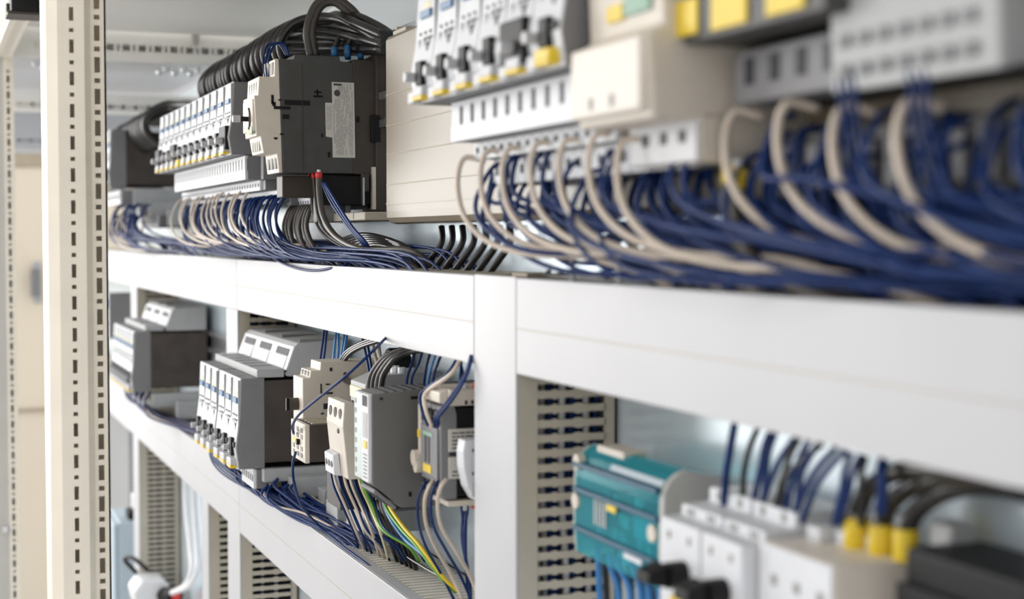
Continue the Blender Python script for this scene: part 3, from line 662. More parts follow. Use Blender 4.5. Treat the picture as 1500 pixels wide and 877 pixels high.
for i in range(9): mb.box(-.120 + i * .012, -.112 + i * .012, .0225, .036 + .006 * (i % 3 == 0), .008, .018)
for i in range(9): mb.box(-.120 + i * .012, -.112 + i * .012, .0225, .034, .046, .054)
mb.build('components', 'devlight', t, .0006)
for i in range(14): MB().box(-.116 + (i % 7) * .014, -.108 + (i % 7) * .014 + .003 * (i % 2), .0225, .030 + .004 * (i % 3), .021 + .012 * (i // 7), .0285 + .012 * (i // 7)).build('component', ['dark', 'greenp', 'cream', 'devlight', 'dark', 'pcb', 'yellowp'][i % 7], t, .0005)
MB().box(-.056, -.020, .0225, .046, .022, .038).build('chip', 'devlight', t, .0006)
for z, nm in ((.0565, 0), (.0405, 1), (.0155, 1)): MB().box(-WT + .004, -.004, .0525 if nm else .0500, .0572, z, z + .0032).build('rail_edge', 'tealedge', t, .0008)
MB().prx([(.0505, .0625), (.0525, .0600), (.0535, .0612), (.0512, .0645)], -.075, -.004).build('top_highlight', 'skyblue', t, .0005)  # pale strip painted as the highlight along the top of the cover
MB().box(-.074, -.061, .0547, .0556, .036, .0425).build('yellow_label', 'yellow', t)
MB().box(-.050, -.026, .0547, .0552, .0115, .0165).build('white_label', 'devwhite', t)
mb = MB()
for i in range(4): mb.box(-.094 + i * .005, -.0915 + i * .005, .0546, .0550, .024, .040)
mb.build('printing', 'devlight', t)
for x_, z_ in ((-.120, .0595), (-.122, .034), (-.012, .033), (-.012, .010)):
    MB().cyl((x_, .0505, z_), (x_, .0562, z_), .0052, 18).build('rubber_plug', 'cream', t, .0006)
MB().box(-.11, -.07, .030, .046, .0665, .0715).build('top_clip', 'cream', t, .001)
MB().box(-.02, .0, .006, .030, -.020, 0).build('rail_foot', 'anth', t, .001)
# white switch disconnectors
def switch(x0, x1, label, knobx, front=.075):
    t = thing('switch_disconnector', label, 'switch', x0, 0, -.25); Lg = x1 - x0
    MB().prx([(.009, 0), (front, 0), (front, .100), (front - .013, .1005), (front - .013, .106), (front - .030, .1065), (front - .030, .114), (.009, .114)], 0, Lg).build('housing', 'devwhite', t, .001)
    mb = MB(); n = max(1, int(Lg / .02))
    for i in range(n):
        c = (i + .5) * Lg / n
        mb.box(c - .004, c - .001, front - .0135, front - .0125, .1015, .1045).box(c + .001, c + .004, front - .0135, front - .0125, .1015, .1045)
        mb.box(c - .002, c + .002, front - .0305, front - .0295, .108, .113).box(c - .0015, c + .0015, front - .0005, front + .0005, .090, .094)
    mb.build('terminal_holes', 'greyink', t)
    kn = MB().cyl((knobx - x0, front, .074), (knobx - x0, front + .010, .074), .007, 16).build('rotary_knob', 'black', t)
    MB().prx([(front + .010, .068), (front + .022, .070), (front + .022, .076), (front + .010, .080)], knobx - x0 - .013, knobx - x0 + .003).build('handle', 'black', kn, .001)
    MB().box(Lg * .3, Lg * .62, front, front + .0006, .054, .060).build('yellow_label', 'yellow', t)
    MB().box(Lg * .66, Lg * .9, front, front + .0006, .054, .060).build('green_label', 'greenp', t)
    return t
switch(-.733, -.688, 'blurred white rotary switch next to the teal module', -.705)
switch(-.686, -.645, 'blurred white rotary switch beside the white terminal block', -.662)
# white terminal block with three yellow sleeved cables
t = thing('terminal_block', 'large blurred white terminal block with three yellow sleeved cables', 'terminal block', -.5786, 0, -.26)
MB().prx([(.009, 0), (.066, 0), (.066, .113), (.004, .113), (.004, 0)], -.064, 0).build('housing', 'creamlight', t, .0015)
MB().box(-.0635, -.0005, .066, .0668, .001, .1125).build('front_panel', 'devwhite', t)
mb = MB()
for i in range(3): mb.box(-.052 + i * .020, -.047 + i * .020, .0665, .0672, .094, .099)
mb.build('front_holes', 'greyink', t)
for i in range(3): MB().box(-.058 + i * .016, -.046 + i * .016, .030 - i * .006, .044 - i * .006, .113, .120).build('clamp_cover', 'devwhite', t, .0008)
for i, (px, py, pth) in enumerate(((1254, 803, [(1254, 752), (1272, 716), (1312, 692), (1370, 688), (1440, 700), (1500, 716)]), (1291, 814, [(1291, 765), (1306, 735), (1345, 710), (1400, 700), (1455, 706), (1510, 722)]), (1327, 821, [(1327, 774), (1346, 745), (1385, 720), (1430, 711), (1480, 715), (1530, 728)]))):
    P0 = Vector(at(px, py, .412 + i * .003))
    t = thing('yellow_sleeve', ['left', 'middle', 'right'][i] + ' yellow sleeve of the three on the white terminal block', 'sleeve', P0.x, P0.y, P0.z, 'yellow sleeves')
    MB().cyl((0, 0, 0), (0, 0, .0150), .0060, 16).build('sleeve', 'yellow', t, .0006, True); MB().cyl((0, 0, .0150), (0, 0, .022), .0046, 14).build('cable_end', 'devlight', t, 0, True)
    wire(['leftmost', 'middle', 'rightmost'][i] + ' thick black cable arching from a yellow sleeve at lower right', [at(a_, b_, .412 + i * .003) for a_, b_ in pth], .0046, 'cableblk', 'thick black cables at lower right', 'cable', 'cable')
block('black_module', 'blurred black module at the lower right corner', 'module', [('body', 'black', [(0, .12, .004, .045, 0, .10)], .002), ('ridge', 'black', [(0, .12, .045, .050, .075, .085)], .001), ('terminal_cover', 'devlight', [(-.012, .004, .010, .024, .095, .108)], .002)], -.555, 0, -.235)
block('rail_module', 'blurred dark terminal row behind the white switches', 'terminals', [('body', 'black', [(0, .20, .004, .030, 0, .10)], .002), ('top', 'anth', [(0, .20, .012, .024, .10, .106)], .001), ('cap', 'black', [(.03 * i, .03 * i + .02, .006, .012, .10, .112) for i in range(6)], .001)], -.765, 0, -.262)

# ------------------------------------------------------------------ upper right foreground devices, part of their shade put into darker materials
t = thing('motor_starter', 'large blurred cream motor starter in the upper foreground', 'motor starter', -.645, 0, .056)
MB().prx([(.009, 0), (.124, 0), (.127, .040), (.118, .044), (.120, .09), (.110, .11), (.009, .11)], -.086, 0).build('housing', 'cream', t, .002)
MB().box(-.084, -.002, .122, .130, .004, .040).build('lower_panel', 'creamlight', t, .002)
MB().box(-.060, -.042, .117, .1205, .052, .060).build('yellow_label', 'yellow', t); MB().box(-.040, -.012, .117, .1205, .053, .062).build('green_label', 'greenp', t)
mb = MB(); mb.box(-.06, -.055, .129, .1303, .008, .014).box(-.035, -.030, .129, .1303, .008, .014).box(-.0005, .0005, .083, .086, .040, .046); mb.build('slots', 'greyink', t)
t = thing('terminal_block', 'blurred white block with three holes below the cream motor starter', 'terminal block', -.645, 0, .036)
MB().box(-.075, 0, .009, .099, 0, .0235).build('housing', 'cream', t, .001); MB().box(-.0745, -.0005, .099, .1005, .0005, .023).build('front_panel', 'cover', t, .0008)
mb = MB()
for i in range(3): mb.box(-.058 + i * .020, -.052 + i * .020, .1003, .1011, .010, .016)
mb.build('holes', 'dark', t)
t = thing('contactor', 'blurred dark contactor with yellow tags in the upper right foreground', 'contactor', -.640, 0, .050)
MB().box(0, .22, .006, .070, .012, .12).build('housing', 'anth', t, .002)
MB().box(.012, .125, .070, .090, .012, .036).build('front_ledge', 'devgrey', t, .001)
mb = MB()
for i in range(5): mb.box(.022 + i * .022, .030 + i * .022, .0898, .0906, .020, .032)
mb.build('slots', 'dark', t)
MB().box(0, .12, .07, .1105, .040, .062).build('upper_ledge', 'anth', t, .001)
for i, (px0, px1, py) in enumerate(((975, 1020, 60), (1040, 1092, 46), (1120, 1176, 25))):
    a = at(px0, py, .333); b = at(px1, py, .333); x0 = min(a[0], b[0]) + .640; x1 = max(a[0], b[0]) + .640; zb = a[2] - .05
    MB().box(x0, x1, .1105, .112, zb, zb + .017).build('yellow_tag', 'yellow', t, .001)
t = thing('relay_module', 'blurred light grey relay module at the upper right edge', 'relay', -.535, 0, .058)
MB().prx([(.07, .006), (.098, 0), (.100, .05), (.092, .08), (.07, .08)], 0, .105).build('housing', 'devlight', t, .002)
mb = MB()
for r_ in range(2):
    for i in range(7): mb.box(.008 + i * .013, .015 + i * .013, .0985, .1005, .006 + r_ * .012, .011 + r_ * .012)
mb.build('terminal_holes', 'devgrey', t); MB().box(.105, .20, .05, .085, -.02, .08).build('end_housing', 'black', t, .002)
block('terminal_strip', 'blurred dark terminal row behind the right foreground wires', 'terminals', [('body', 'anth', [(0, .33, .006, .066, 0, .03)], .001), ('caps', 'devgrey', [(.012 + i * .02, .024 + i * .02, .066, .070, .004, .024) for i in range(15)], .0006)], -.63, 0, .018)

# ------------------------------------------------------------------ black cables
rr = random.Random(11)
ORD += ['sixteenth', 'seventeenth', 'eighteenth', 'nineteenth', 'twentieth', 'twenty-first', 'twenty-second', 'twenty-third', 'twenty-fourth', 'twenty-fifth', 'twenty-sixth']
def arch_cables(n, x0, x1, dz, label, group, xe, ze, r=.0052):
    for i in range(n):
        u = i / (n - 1); x = x0 + (x1 - x0) * u; j = rr.uniform(-.002, .002); q = (xe - x)
        e = .010 * math.sin(i * 2.1); e2 = .007 * math.cos(i * 1.3)
        pts = [(x - .004, .066, dz + .168), (x, .086 + j, dz + .186), (x + .004, .092 + j, dz + .204), (x + .010, .082 + j, dz + .222), (x + .022, .062, dz + .231 + j), (x + .045, .046, dz + .229 + j),
               (x + .045 + (q - .045) * .35, .036 + e * .7, dz + .222 + e2), (x + .045 + (q - .045) * .7, .024 + e, dz + .206 + e2 + (ze - .19) * .5), (xe, .014 + e * .6, ze + e2)]
        wire(label % ORD[i], pts, r, 'cableblk', group, 'cable', 'cable', 6)
arch_cables(22, -2.07, -1.59, 0, '%s thick black cable from the left arching over the upper far breakers', 'black cables over the upper far breakers', -1.44, .190)
arch_cables(15, -3.05, -2.60, -.012, '%s blurred black cable from the left in the farthest bundle behind the post', 'farthest black cables', -2.44, .19, .0065)
for i, (o_, s_) in enumerate(((0, 0), (.012, .004))):
    P = [atx(456 + 7 * i, 84, -1.535), atx(450 + 7 * i, 45, -1.535), atx(463 + 5 * i, 8 + 3 * i, -1.533), atx(487 + 2 * i, -3 + 6 * i, -1.53), atx(515 - 4 * i, 14 + 5 * i, -1.525), atx(540 - 3 * i, 46 + 3 * i, -1.52), atx(562, 72 + 3 * i, -1.515), atx(580, 95, -1.51)]
    wire(['outer', 'inner'][i] + ' black cable of the tall loop above the contactor', P, .0046, 'cablebrn', 'looped cables above the contactor', 'cable', 'cable')

# ------------------------------------------------------------------ upper far wires, each one a thing
def sweep(x, d, z, reach, r, m, label, group, dz=0.0, j=.008, dd=0.0, floor=-.024, loose=False):
    a, b, c = rr.uniform(-j, j), rr.uniform(-j, j), rr.uniform(0, j)
    pts = [(x, d - .008, z + .004), (x + .001, d + .003, z - .002), (x + .006 + a * .3, d + .010 + b * .4, z - .024), (x + .04 + a, d + .006 + b, z - .050 + c * .8 + dz), (x + reach * .45 + a, d - .004 + b + dd * .4, max(floor + .003, z - .064 + c + dz)), (x + reach * .8, min(.064, d - .026 + b + dd), max(floor + .001, z - .069 + c + dz)), (x + reach, min(.056, d - .036 + b + dd), min(-.034, z - .085))]
    return wire(label, pts, r, m, group, per=6, loose=loose)
G1 = 'blue wires below the upper far breakers'; G2 = 'cream wires below the upper far breakers'
for i in range(88):
    x = -2.17 + .58 * (i / 87) + rr.uniform(-.004, .004)
    sweep(x, .090 + rr.uniform(-.012, .006), .042, rr.uniform(.22, .46), .0014, 'blue', 'navy blue wire sweeping down from the upper far terminals', G1, loose=i % 2 == 1)
for i in range(14):
    x = -2.19 + .46 * (i / 13)
    sweep(x, .098 + rr.uniform(-.003, .004), .052, rr.uniform(.24, .40), .0016, 'creamw', '%s cream wire from the left among the blue wires of the upper far terminals' % ORD[i], G2)
for i in range(9):
    x = -1.645 + .0125 * i
    sweep(x, .066, .032, .20 + .012 * i, .0026, 'cablebrn', 'dark cable curving down from the small strip below the contactor', 'dark cables below the contactor', j=.004)
for i in range(40):
    x = -3.0 + .26 * (i / 39)
    sweep(x, .095 + rr.uniform(-.03, .01), .055 if i % 2 else .038, rr.uniform(.3, .55), .0019, 'blue' if i % 4 else 'creamw', '', '', loose=True)
# long strands lying along the top of the duct
for i in range(60):
    x0 = rr.uniform(-2.15, -1.62); dd = rr.uniform(.018, .070); z = rr.uniform(-.024, -.004)
    wire('', [(x0, dd, z), (x0 + .12, dd + rr.uniform(-.006, .006), z + rr.uniform(-.003, .004)), (x0 + .26, dd + rr.uniform(-.008, .004), z), (x0 + .40, dd - .006, z - .004), (x0 + .46, dd - .008, -.036)], .0014, 'blue', loose=True)
# single strand hanging in front of the duct cover
wire('single blue wire drooping in front of the upper duct edge', [at(372, 352, .385), at(392, 372, .372), at(420, 388, .366), at(455, 396, .366), at(492, 391, .372), at(530, 380, .39)], .0013, 'blue')
# big dark cables leaving the contactor, with red ferrules
for i, px in enumerate((453, 459, 467)):
    P0 = at(px, 258, .372)
    t = thing('red_ferrule', ['left', 'middle', 'right large'][i] + ' red ferrule under the black contactor', 'ferrule', P0[0], P0[1], P0[2] - .002, 'red ferrules')
    rad = .0019 if i < 2 else .0034
    MB().cyl((0, 0, 0), (0, 0, .0062), rad, 14).build('collar', 'red', t, 0, True); MB().cyl((0, 0, .0062), (0, 0, .0085), rad * .6, 10).build('pin', 'zinc', t)
wire('thick brown black cable from the large red ferrule bending along the duct', [at(467, 258, .372), at(468, 285, .372), at(474, 318, .373), at(492, 346, .376), at(525, 364, .384), at(560, 366, .392), at(592, 366, .402), at(618, 376, .412), at(640, 398, .425)], .0032, 'cablebrn', name='cable', cat='cable')
for i, px in enumerate((453, 459)):
    wire(['left', 'middle'][i] + ' thin dark cable from a red ferrule under the contactor', [at(px, 258, .372), at(px + 3, 290, .374), at(px + 8, 320, .377), at(px + 24, 346, .384), at(px + 70, 372, .40), at(px + 120, 386, .42)], .0016, 'cablebrn', 'thin cables from red ferrules', 'cable', 'cable')
for i in range(6):
    wire('dark cable arching over the far end of the wire bundle right of the contactor', [at(500 + 4 * i, 352 + 3 * i, .40), at(530 + 4 * i, 344 + 3 * i, .405), at(565 + 3 * i, 350 + 3 * i, .412), at(600 + 2 * i, 366 + 2 * i, .418), at(622 + 3 * i, 396, .425)], .0028, 'cableblk', 'dark arching cables', 'cable', 'cable')
for i in range(3):
    wire('blue wire running straight down from behind the red ferrules', [at(472 + 2 * i, 268, .374), at(486 + 4 * i, 298, .376), at(510 + 3 * i, 332, .379), at(532 + 3 * i, 358, .385), at(548, 382, .40)], .0014, 'blue', 'blue wires behind the ferrules')
for i in range(3):
    wire('blue wire looping into the top of the contactor', [at(388 + 3 * i, 112, .33), at(386 + 4 * i, 86, .332), at(392 + 5 * i, 66, .34), at(408 + 4 * i, 64, .35), at(420 + 2 * i, 82, .355)], .0012, 'blue', 'blue loops on the contactor')
# added dark cables stand for blurred wire reflections on the plate
for i in range(7):
    x = -1.29 + .028 * i
    wire('added dark strand standing for a wire reflection on the plate', [(x, .012, .010), (x + .006, .014, -.004), (x + .002, .022, -.018), (x - .010, .03, -.034)], .0030, 'cableblk', 'strands for reflections on the plate', 'cable', 'cable')

# ------------------------------------------------------------------ foreground upper wires
G3 = 'blue wires in the upper foreground'
for i in range(126):
    x = -.96 + .62 * (i / 125) + rr.uniform(-.006, .006)
    sweep(x, (.084 if x < -.66 else .070) + rr.uniform(-.034, .016), .042 + rr.uniform(-.012, .010), rr.uniform(.14, .36), .0016, 'blue', 'blurred navy wire sweeping right below the foreground breakers', G3, dz=rr.uniform(0, .016), j=.012, loose=i % 3 > 0)
for i in range(48):
    x = -.63 + .34 * (i / 47) + rr.uniform(-.008, .008); dd = rr.uniform(.030, .076)
    wire('', [(x, dd, .05), (x + .002, dd + .004, .03), (x + .012, dd + .004, .008), (x + .05, dd, -.008 + rr.uniform(-.006, .008)), (x + .14, dd - .01, -.016 + rr.uniform(-.006, .01)), (x + .22, dd - .016, -.034)], .0015, 'blue', loose=True)
cream_px = [(682, 232), (716, 222), (748, 218), (790, 210), (832, 206), (876, 198), (918, 205), (1078, 165), (1155, 152), (1237, 158), (1332, 150)]
for i, (px, py) in enumerate(cream_px):
    x, d, z = at(px, py, .340 if i < 7 else .360)
    r = .0019 if i < 7 else .0021
    k = .75 if i < 7 else .62
    pts = [(x + .006, d - .012, z - .002), (x, d + .001, z), (x + .001 * k, d + .006, z - .016), (x + .018 * k, d + .006, z - .038), (x + .055 * k, d, z - .055), (x + .11 * k, d - .012, z - .063), (x + .20 * k, d - .030, z - .066), (x + .30 * k, min(.05, d - .044), z - .085)]
    wire('%s thick cream wire from the left curving down in the foreground' % ORD[i], pts, r, 'creamw', 'thick cream wires in the foreground', n=10)
for i, (px, py) in enumerate(((1068, 250), (1082, 258))):
    x, d, z = at(px, py, .362)
    t = thing('yellow_sleeve', ['left', 'right'][i] + ' small yellow sleeve above the dark foreground cable', 'sleeve', x, d, z - .006, 'small yellow sleeves')
    MB().cyl((0, 0, 0), (0, 0, .010), .0036, 14).build('sleeve', 'yellow', t, .0004, True); MB().cyl((0, 0, .010), (0, 0, .014), .0026, 12).build('end', 'devwhite', t)
    wire(['left', 'right'][i] + ' dark cable dropping from a small yellow sleeve in the foreground', [(x, d, z - .004), (x + .002, d + .002, z - .020), (x + .018, d, z - .040), (x + .05, d - .010, z - .054), (x + .11, d - .022, z - .064)], .0030, 'cablebrn', 'dark cables in the foreground', 'cable', 'cable')
for i in range(30):
    x0 = rr.uniform(-.90, -.50); dd = rr.uniform(.012, .068); z = rr.uniform(-.022, .010)
    wire('', [(x0, dd, z), (x0 + .08, dd + rr.uniform(-.006, .006), z + rr.uniform(-.004, .002)), (x0 + .18, dd + rr.uniform(-.01, .004), z - .006), (x0 + .30, dd - .008, z - .008), (x0 + .36, dd - .008, -.036)], .0016, 'blue', loose=True)
for i in range(6):
    px = 1228 + i * 11 if i < 3 else 1330 + (i - 3) * 13
    wire('%s very blurred blue wire from the left in front of the grey relay module' % ORD[i], [at(px, 95, .348), at(px + 2, 125, .347), at(px + 5, 170, .348), at(px + 18, 230, .354), at(px + 50, 300, .364), at(px + 110, 360, .378)], .0010, 'blue', 'hanging wires at upper right')
for i in range(2):
    x, d, z = at(840 + i * 68, 378, .373)
    wire(['left', 'right'][i] + ' thin grey cable tie standing on the foreground duct edge', [(x, d, z + .016), (x, d + .001, z), (x, d, z - .014)], .0015, 'devlight', 'cable ties on the duct', 'cable_tie', 'cable tie')
t = thing('duct_clip', 'small metal duct clip with hooks at the corner of the upright duct', 'clip', -.975, .055, -.0268)
MB().box(0, .028, -.004, .012, 0, .003).build('clip_body', 'wood', t, .0005); MB().box(.028, .13, -.002, .001, .0012, .0022).build('strip', 'devgrey', t)
mb = MB()
for x_ in (.030, .052, .125): mb.prx([(-.004, .002), (.002, .002), (-.003, .006)], x_, x_ + .003)
mb.build('hooks', 'devgrey', t)

# ------------------------------------------------------------------ lower row wires
def pw(label, pts, r, m, group=None, name='wire', cat='wire'):
    return wire(label, [at(*p) for p in pts], r, m, group, name, cat)
pw('blue wire crossing diagonally in front of the beige starter to the small relay', [(565, 495, .37), (540, 520, .345), (505, 552, .328), (470, 580, .318), (440, 605, .313), (429, 622, .316), (430, 634, .322)], .0013, 'blue')
pw('blue wire hanging from the small relay over the lower duct edge', [(433, 662, .322), (429, 680, .316), (431, 708, .318), (443, 742, .335), (470, 772, .362), (505, 802, .372), (540, 828, .376), (560, 845, .385)], .0013, 'blue')
for i, (x0, x1, x2) in enumerate(((474, 470, 466), (478, 475, 470), (492, 489, 488), (496, 495, 490), (508, 503, 496), (504, 500, 494), (531, 536, 541), (537, 541, 545))):
    pw('blue wire dropping from the upper duct behind the beige starters', [(x0 + 3, 470, .405), (x0, 492, .40), (x1, 520, .395), (x2, 550, .39), (x2 - 1, 585, .39)], .0014, 'lblue' if 2 <= i <= 5 else 'blue', 'blue wires behind the starters')
for i in range(2):
    pw('cream wire dropping from the upper duct behind the power supply', [(545 + 8 * i, 492, .415), (548 + 8 * i, 515, .41), (553 + 6 * i, 540, .41), (552 + 6 * i, 580, .41)], .0019, 'creamw', 'cream wires behind the power supply')
for i in range(3):
    pw('black cable looping left behind the relay socket', [(560, 492 + 3 * i, .40), (530, 502 + 3 * i, .395), (507 + 2 * i, 516 + 2 * i, .39), (498 + 3 * i, 535, .388), (503 + 3 * i, 555, .386), (525, 566 - 2 * i, .385), (548, 572, .385)], .0021, 'cableblk', 'black cable loops', 'cable', 'cable')
for i in range(4):
    pw('%s brown black cable from the left arching into the power supply' % ORD[i], [(606 + 6 * i, 505 + 2 * i, .385), (585 + 5 * i, 513 + i, .378), (562 + 6 * i, 525, .368), (546 + 6 * i, 545, .362), (541 + 6 * i, 562, .360), (541 + 6 * i, 580, .360)], .0026, 'cablebrn' if i % 2 == 0 else 'cableblk', 'cables into the power supply', 'cable', 'cable')
for i, (a, b) in enumerate(((610, 595), (620, 602), (632, 620), (640, 626), (648, 633))):
    pw('thin dark blue wire dropping into the top of the power supply', [(a, 505 + i * 3, .385), (a - 6, 530, .382), (b + 2, 552, .38), (b, 575, .38)], .0012, 'blue' if i != 3 else 'lblue', 'thin wires into the power supply')
for i, (a, b, c, m) in enumerate(((668, 622, 627, 'blue'), (674, 628, 632, 'creamw'), (690, 655, 637, 'blue'), (692, 660, 641, 'blue'))):
    lb = ['blue wire bulging left into the top of the control relay', 'cream wire bulging left into the top of the control relay', 'first blue wire slanting into the top of the control relay', 'second blue wire slanting into the top of the control relay'][i]
    pts = [(a + 4, 520, .375), (a - 14, 548, .365), (b - 4, 575, .357), (b - 4, 600, .354), (c, 622, .357), (c + 2, 632, .360)] if i < 2 else [(a, 520, .37), (a - 8, 548, .365), (b + 6, 580, .36), (c + 3, 608, .356), (c, 618, .356), (c + 1, 630, .360)]
    pw(lb, pts, .0013 if m == 'blue' else .0017, m)
pw('blue wire into the white ferrule on the beige block', [(676, 525, .378), (674, 555, .378), (672, 588, .3795)], .0012, 'blue'); pw('blue wire into the red ferrule on the beige block', [(673, 522, .38), (679, 555, .383), (682, 588, .387)], .0012, 'blue')
for i, (a, m) in enumerate(((622, 'blue'), (631, 'creamw'), (639, 'blue'), (648, 'creamw'))):
    pw(['first blue', 'first cream', 'second blue', 'second cream'][i] + ' wire leaving the bottom of the control relay', [(a + 6, 702, .360), (a - 2, 712, .354), (a - 10 + i, 735, .354), (a - 8 + i * 2, 770, .360), (a + 4 + i * 5, 805, .375), (a + 24 + i * 5, 840, .392), (a + 44 + i * 4, 880, .402)], .0012 if m == 'blue' else .0015, m, 'wires leaving the control relay')
for i in range(4):
    pw('blue wire dropping from the foot clip of the control relay', [(670 + 5 * (i % 2), 722, .382), (676 + 3 * i, 742, .384), (680 - 4 * (i % 2) + i, 790, .39), (684 + 4 * (i % 2), 850, .40), (690, 890, .41)], .0012, 'blue', 'wires below the foot clip')
pw('yellow green earth wire curving from the power supply to the lower duct', [(563, 712, .385), (570, 740, .378), (590, 770, .378), (612, 795, .381), (632, 822, .386), (652, 848, .395), (672, 866, .405)], .0017, 'yellow')
pw('green stripe strand beside the yellow earth wire', [(557, 712, .387), (565, 742, .380), (586, 773, .380), (609, 798, .383), (630, 826, .388), (650, 851, .396), (668, 868, .405)], .0014, 'green')
pw('light blue wire beside the earth wire', [(560, 716, .386), (568, 752, .381), (590, 786, .382), (615, 808, .386), (640, 832, .392)], .0016, 'lblue')
for i in range(5):
    pw('black cable in the bundle under the power supply', [(546 + 5 * i, 716, .385), (553 + 4 * i, 745, .382), (568 + 5 * i, 780, .388), (580 + 6 * i, 815, .402), (590 + 5 * i, 838, .412)], .0024, 'cableblk', 'black bundle under the power supply', 'cable', 'cable')
pw('single black wire lying across the lower duct slots', [(570, 770, .40), (590, 808, .398), (620, 830, .397), (645, 845, .398), (662, 862, .402)], .0013, 'cableblk')
mc = ['blue', 'creamw', 'blue', 'blue', 'creamw', 'blue', 'creamw', 'blue', 'blue', 'yellowp', 'green', 'blue']
for i, m in enumerate(mc):
    a = 484 + 4.4 * i + rr.uniform(-2, 2)
    nm = {'blue': 'blue', 'creamw': 'cream', 'yellowp': 'pale yellow', 'green': 'green'}[m]
    pw(nm + ' wire fanning down from the beige three hole relay', [(a, 690, .352 + i * .002), (a + 5, 712, .350 + i * .002), (a + 18, 742, .358 + i * .002), (a + 32, 775, .372), (a + 40 + 3 * i * (i % 3 > 0), 800, .388), (a + 46 + 4 * i * (i % 3 > 0), 822, .40)], .0011 if m == 'blue' else .0014, m, nm + ' wires under the three hole relay')
for i in range(4):
    pw('light blue wire dropping behind the three hole relay', [(494 + 3 * i, 700, .40), (497 + 3 * i, 725, .398), (500 + 3 * i, 752, .40), (502 + 3 * i, 772, .405)], .0018, 'lblue', 'light blue wires behind the relay')
pw('thin black wire standing on the lower duct left of the three hole relay', [(490, 690, .395), (491, 720, .395), (491, 755, .40)], .0013, 'cableblk')
# wires of the lower middle breakers
for i in range(44):
    x = -1.86 + .25 * i / 43; dd = rr.uniform(.070, .100); z = -.270 if i % 2 else -.264
    m = 'creamw' if i % 6 == 3 else 'blue'
    a, b = rr.uniform(-.006, .006), rr.uniform(-.006, .006); k = 1 if i % 3 else 1.35
    o_ = [(x, dd, z + .004), (x + .004, dd + .008 * k, z - .006), (x + .03 + a, dd + .008 * k + b, z - .016 + rr.uniform(0, .006)), (x + .09 + a, dd - .008 + b, -.2915 + rr.uniform(0, .007)), (x + .17, dd - .028 + b, -.2945), (x + .23, dd - .040, -.306)]
    wire(('cream' if m == 'creamw' else 'navy blue') + ' wire spilling from the lower middle breakers onto the lower duct', o_, .0014, m, ('cream' if m == 'creamw' else 'navy') + ' wires of the lower middle breakers')
for i in range(60):
    x = -1.84 + .24 * i / 59; dd = rr.uniform(.055, .098); z = rr.uniform(-.284, -.266)
    wire('', [(x, dd, z + .006), (x + .01, dd + .006, z), (x + .05, dd - .004, max(-.294, z - .010)), (x + .11, dd - .020, -.292 + rr.uniform(0, .008)), (x + .20, dd - .034, -.294), (x + .26, dd - .04, -.308)], .0016, 'blue' if i % 7 else 'creamw', loose=True)
for i in range(4):
    pw('blue wire looping out in front of the lower duct below the breaker levers', [(308, 648, .335), (308 + 2 * i, 668, .332), (318 + 5 * i, 686, .334), (338 + 6 * i, 702, .342), (372 + 6 * i, 720, .358), (410 + 5 * i, 742, .383)], .0012, 'blue', 'blue loops in front of the lower duct')
for i in range(10):
    x, d, z = at(428 + 5 * i, 705 + 3.2 * i, .41)
    wire('short black wire at the foot of the grey end blocks', [(x, d + .004, z + .006), (x + .01, d + .006, z - .004), (x + .05, d - .002, -.302)], .0022, 'cableblk', 'short black wires at the end blocks')
for i in range(24):
    x = -2.76 + .26 * i / 23; m = 'creamw' if i % 5 == 2 else 'blue'
    wire('', [(x, .105, -.250), (x + .01, .114, -.266), (x + .06, .104 + rr.uniform(-.01, .01), -.282), (x + .14, .080, -.292), (x + .26, .055, -.294), (x + .32, .04, -.306)], .0018, m, loose=True)
# wires inside the ducts, with extra dark strands added to deepen the gaps
for i in range(44):
    x0 = -1.95 + .08 * (i % 5); dd = .010 + .0012 * i; z = -.312 - .005 * (i % 5)
    wire('', [(x0, dd, z), (-1.5, dd + .004, z - .006), (-1.2, dd, z), (-1.04, dd, z - .004)], .0022, 'blue' if i % 3 == 0 else 'cableblk', loose=True)
for i in range(16):
    dd = .010 + .0030 * (i % 16); x = -.957 - .006 * (i % 3) - rr.uniform(0, .003)
    m = ['blue', 'cableblk', 'blue', 'whitew', 'blue', 'cableblk', 'blue', 'blue', 'cableblk', 'whitew', 'blue', 'cableblk', 'blue', 'whitew', 'whitew', 'cableblk'][i]
    nm = {'blue': 'navy', 'cableblk': 'black', 'whitew': 'white'}[m]
    wire(nm + ' wire seen through the slots of the wide upright duct', [(x, dd, -.10), (x - .003, dd + rr.uniform(-.003, .003), -.17), (x, dd + rr.uniform(-.004, .004), -.24), (x, dd, -.31)], .0024, m, nm + ' wires inside the upright duct')
for xa, za, zb in ((-1.922, LZ0, -.62), (-1.925, UZ0, LZ1), (-2.888, LZ0, -.80), (-2.146, LZ0, -.62)):  # mostly black strands added to darken the gaps between duct fingers
    for i in range(22):
        x = xa - .003 * (i % 3); dd = .008 + .0026 * i
        wire('', [(x, dd, za - .004), (x - .002, dd + rr.uniform(-.002, .002), (za + zb) / 2), (x, dd, zb + .004)], .0024, 'cableblk' if i % 4 else 'blue', loose=True)
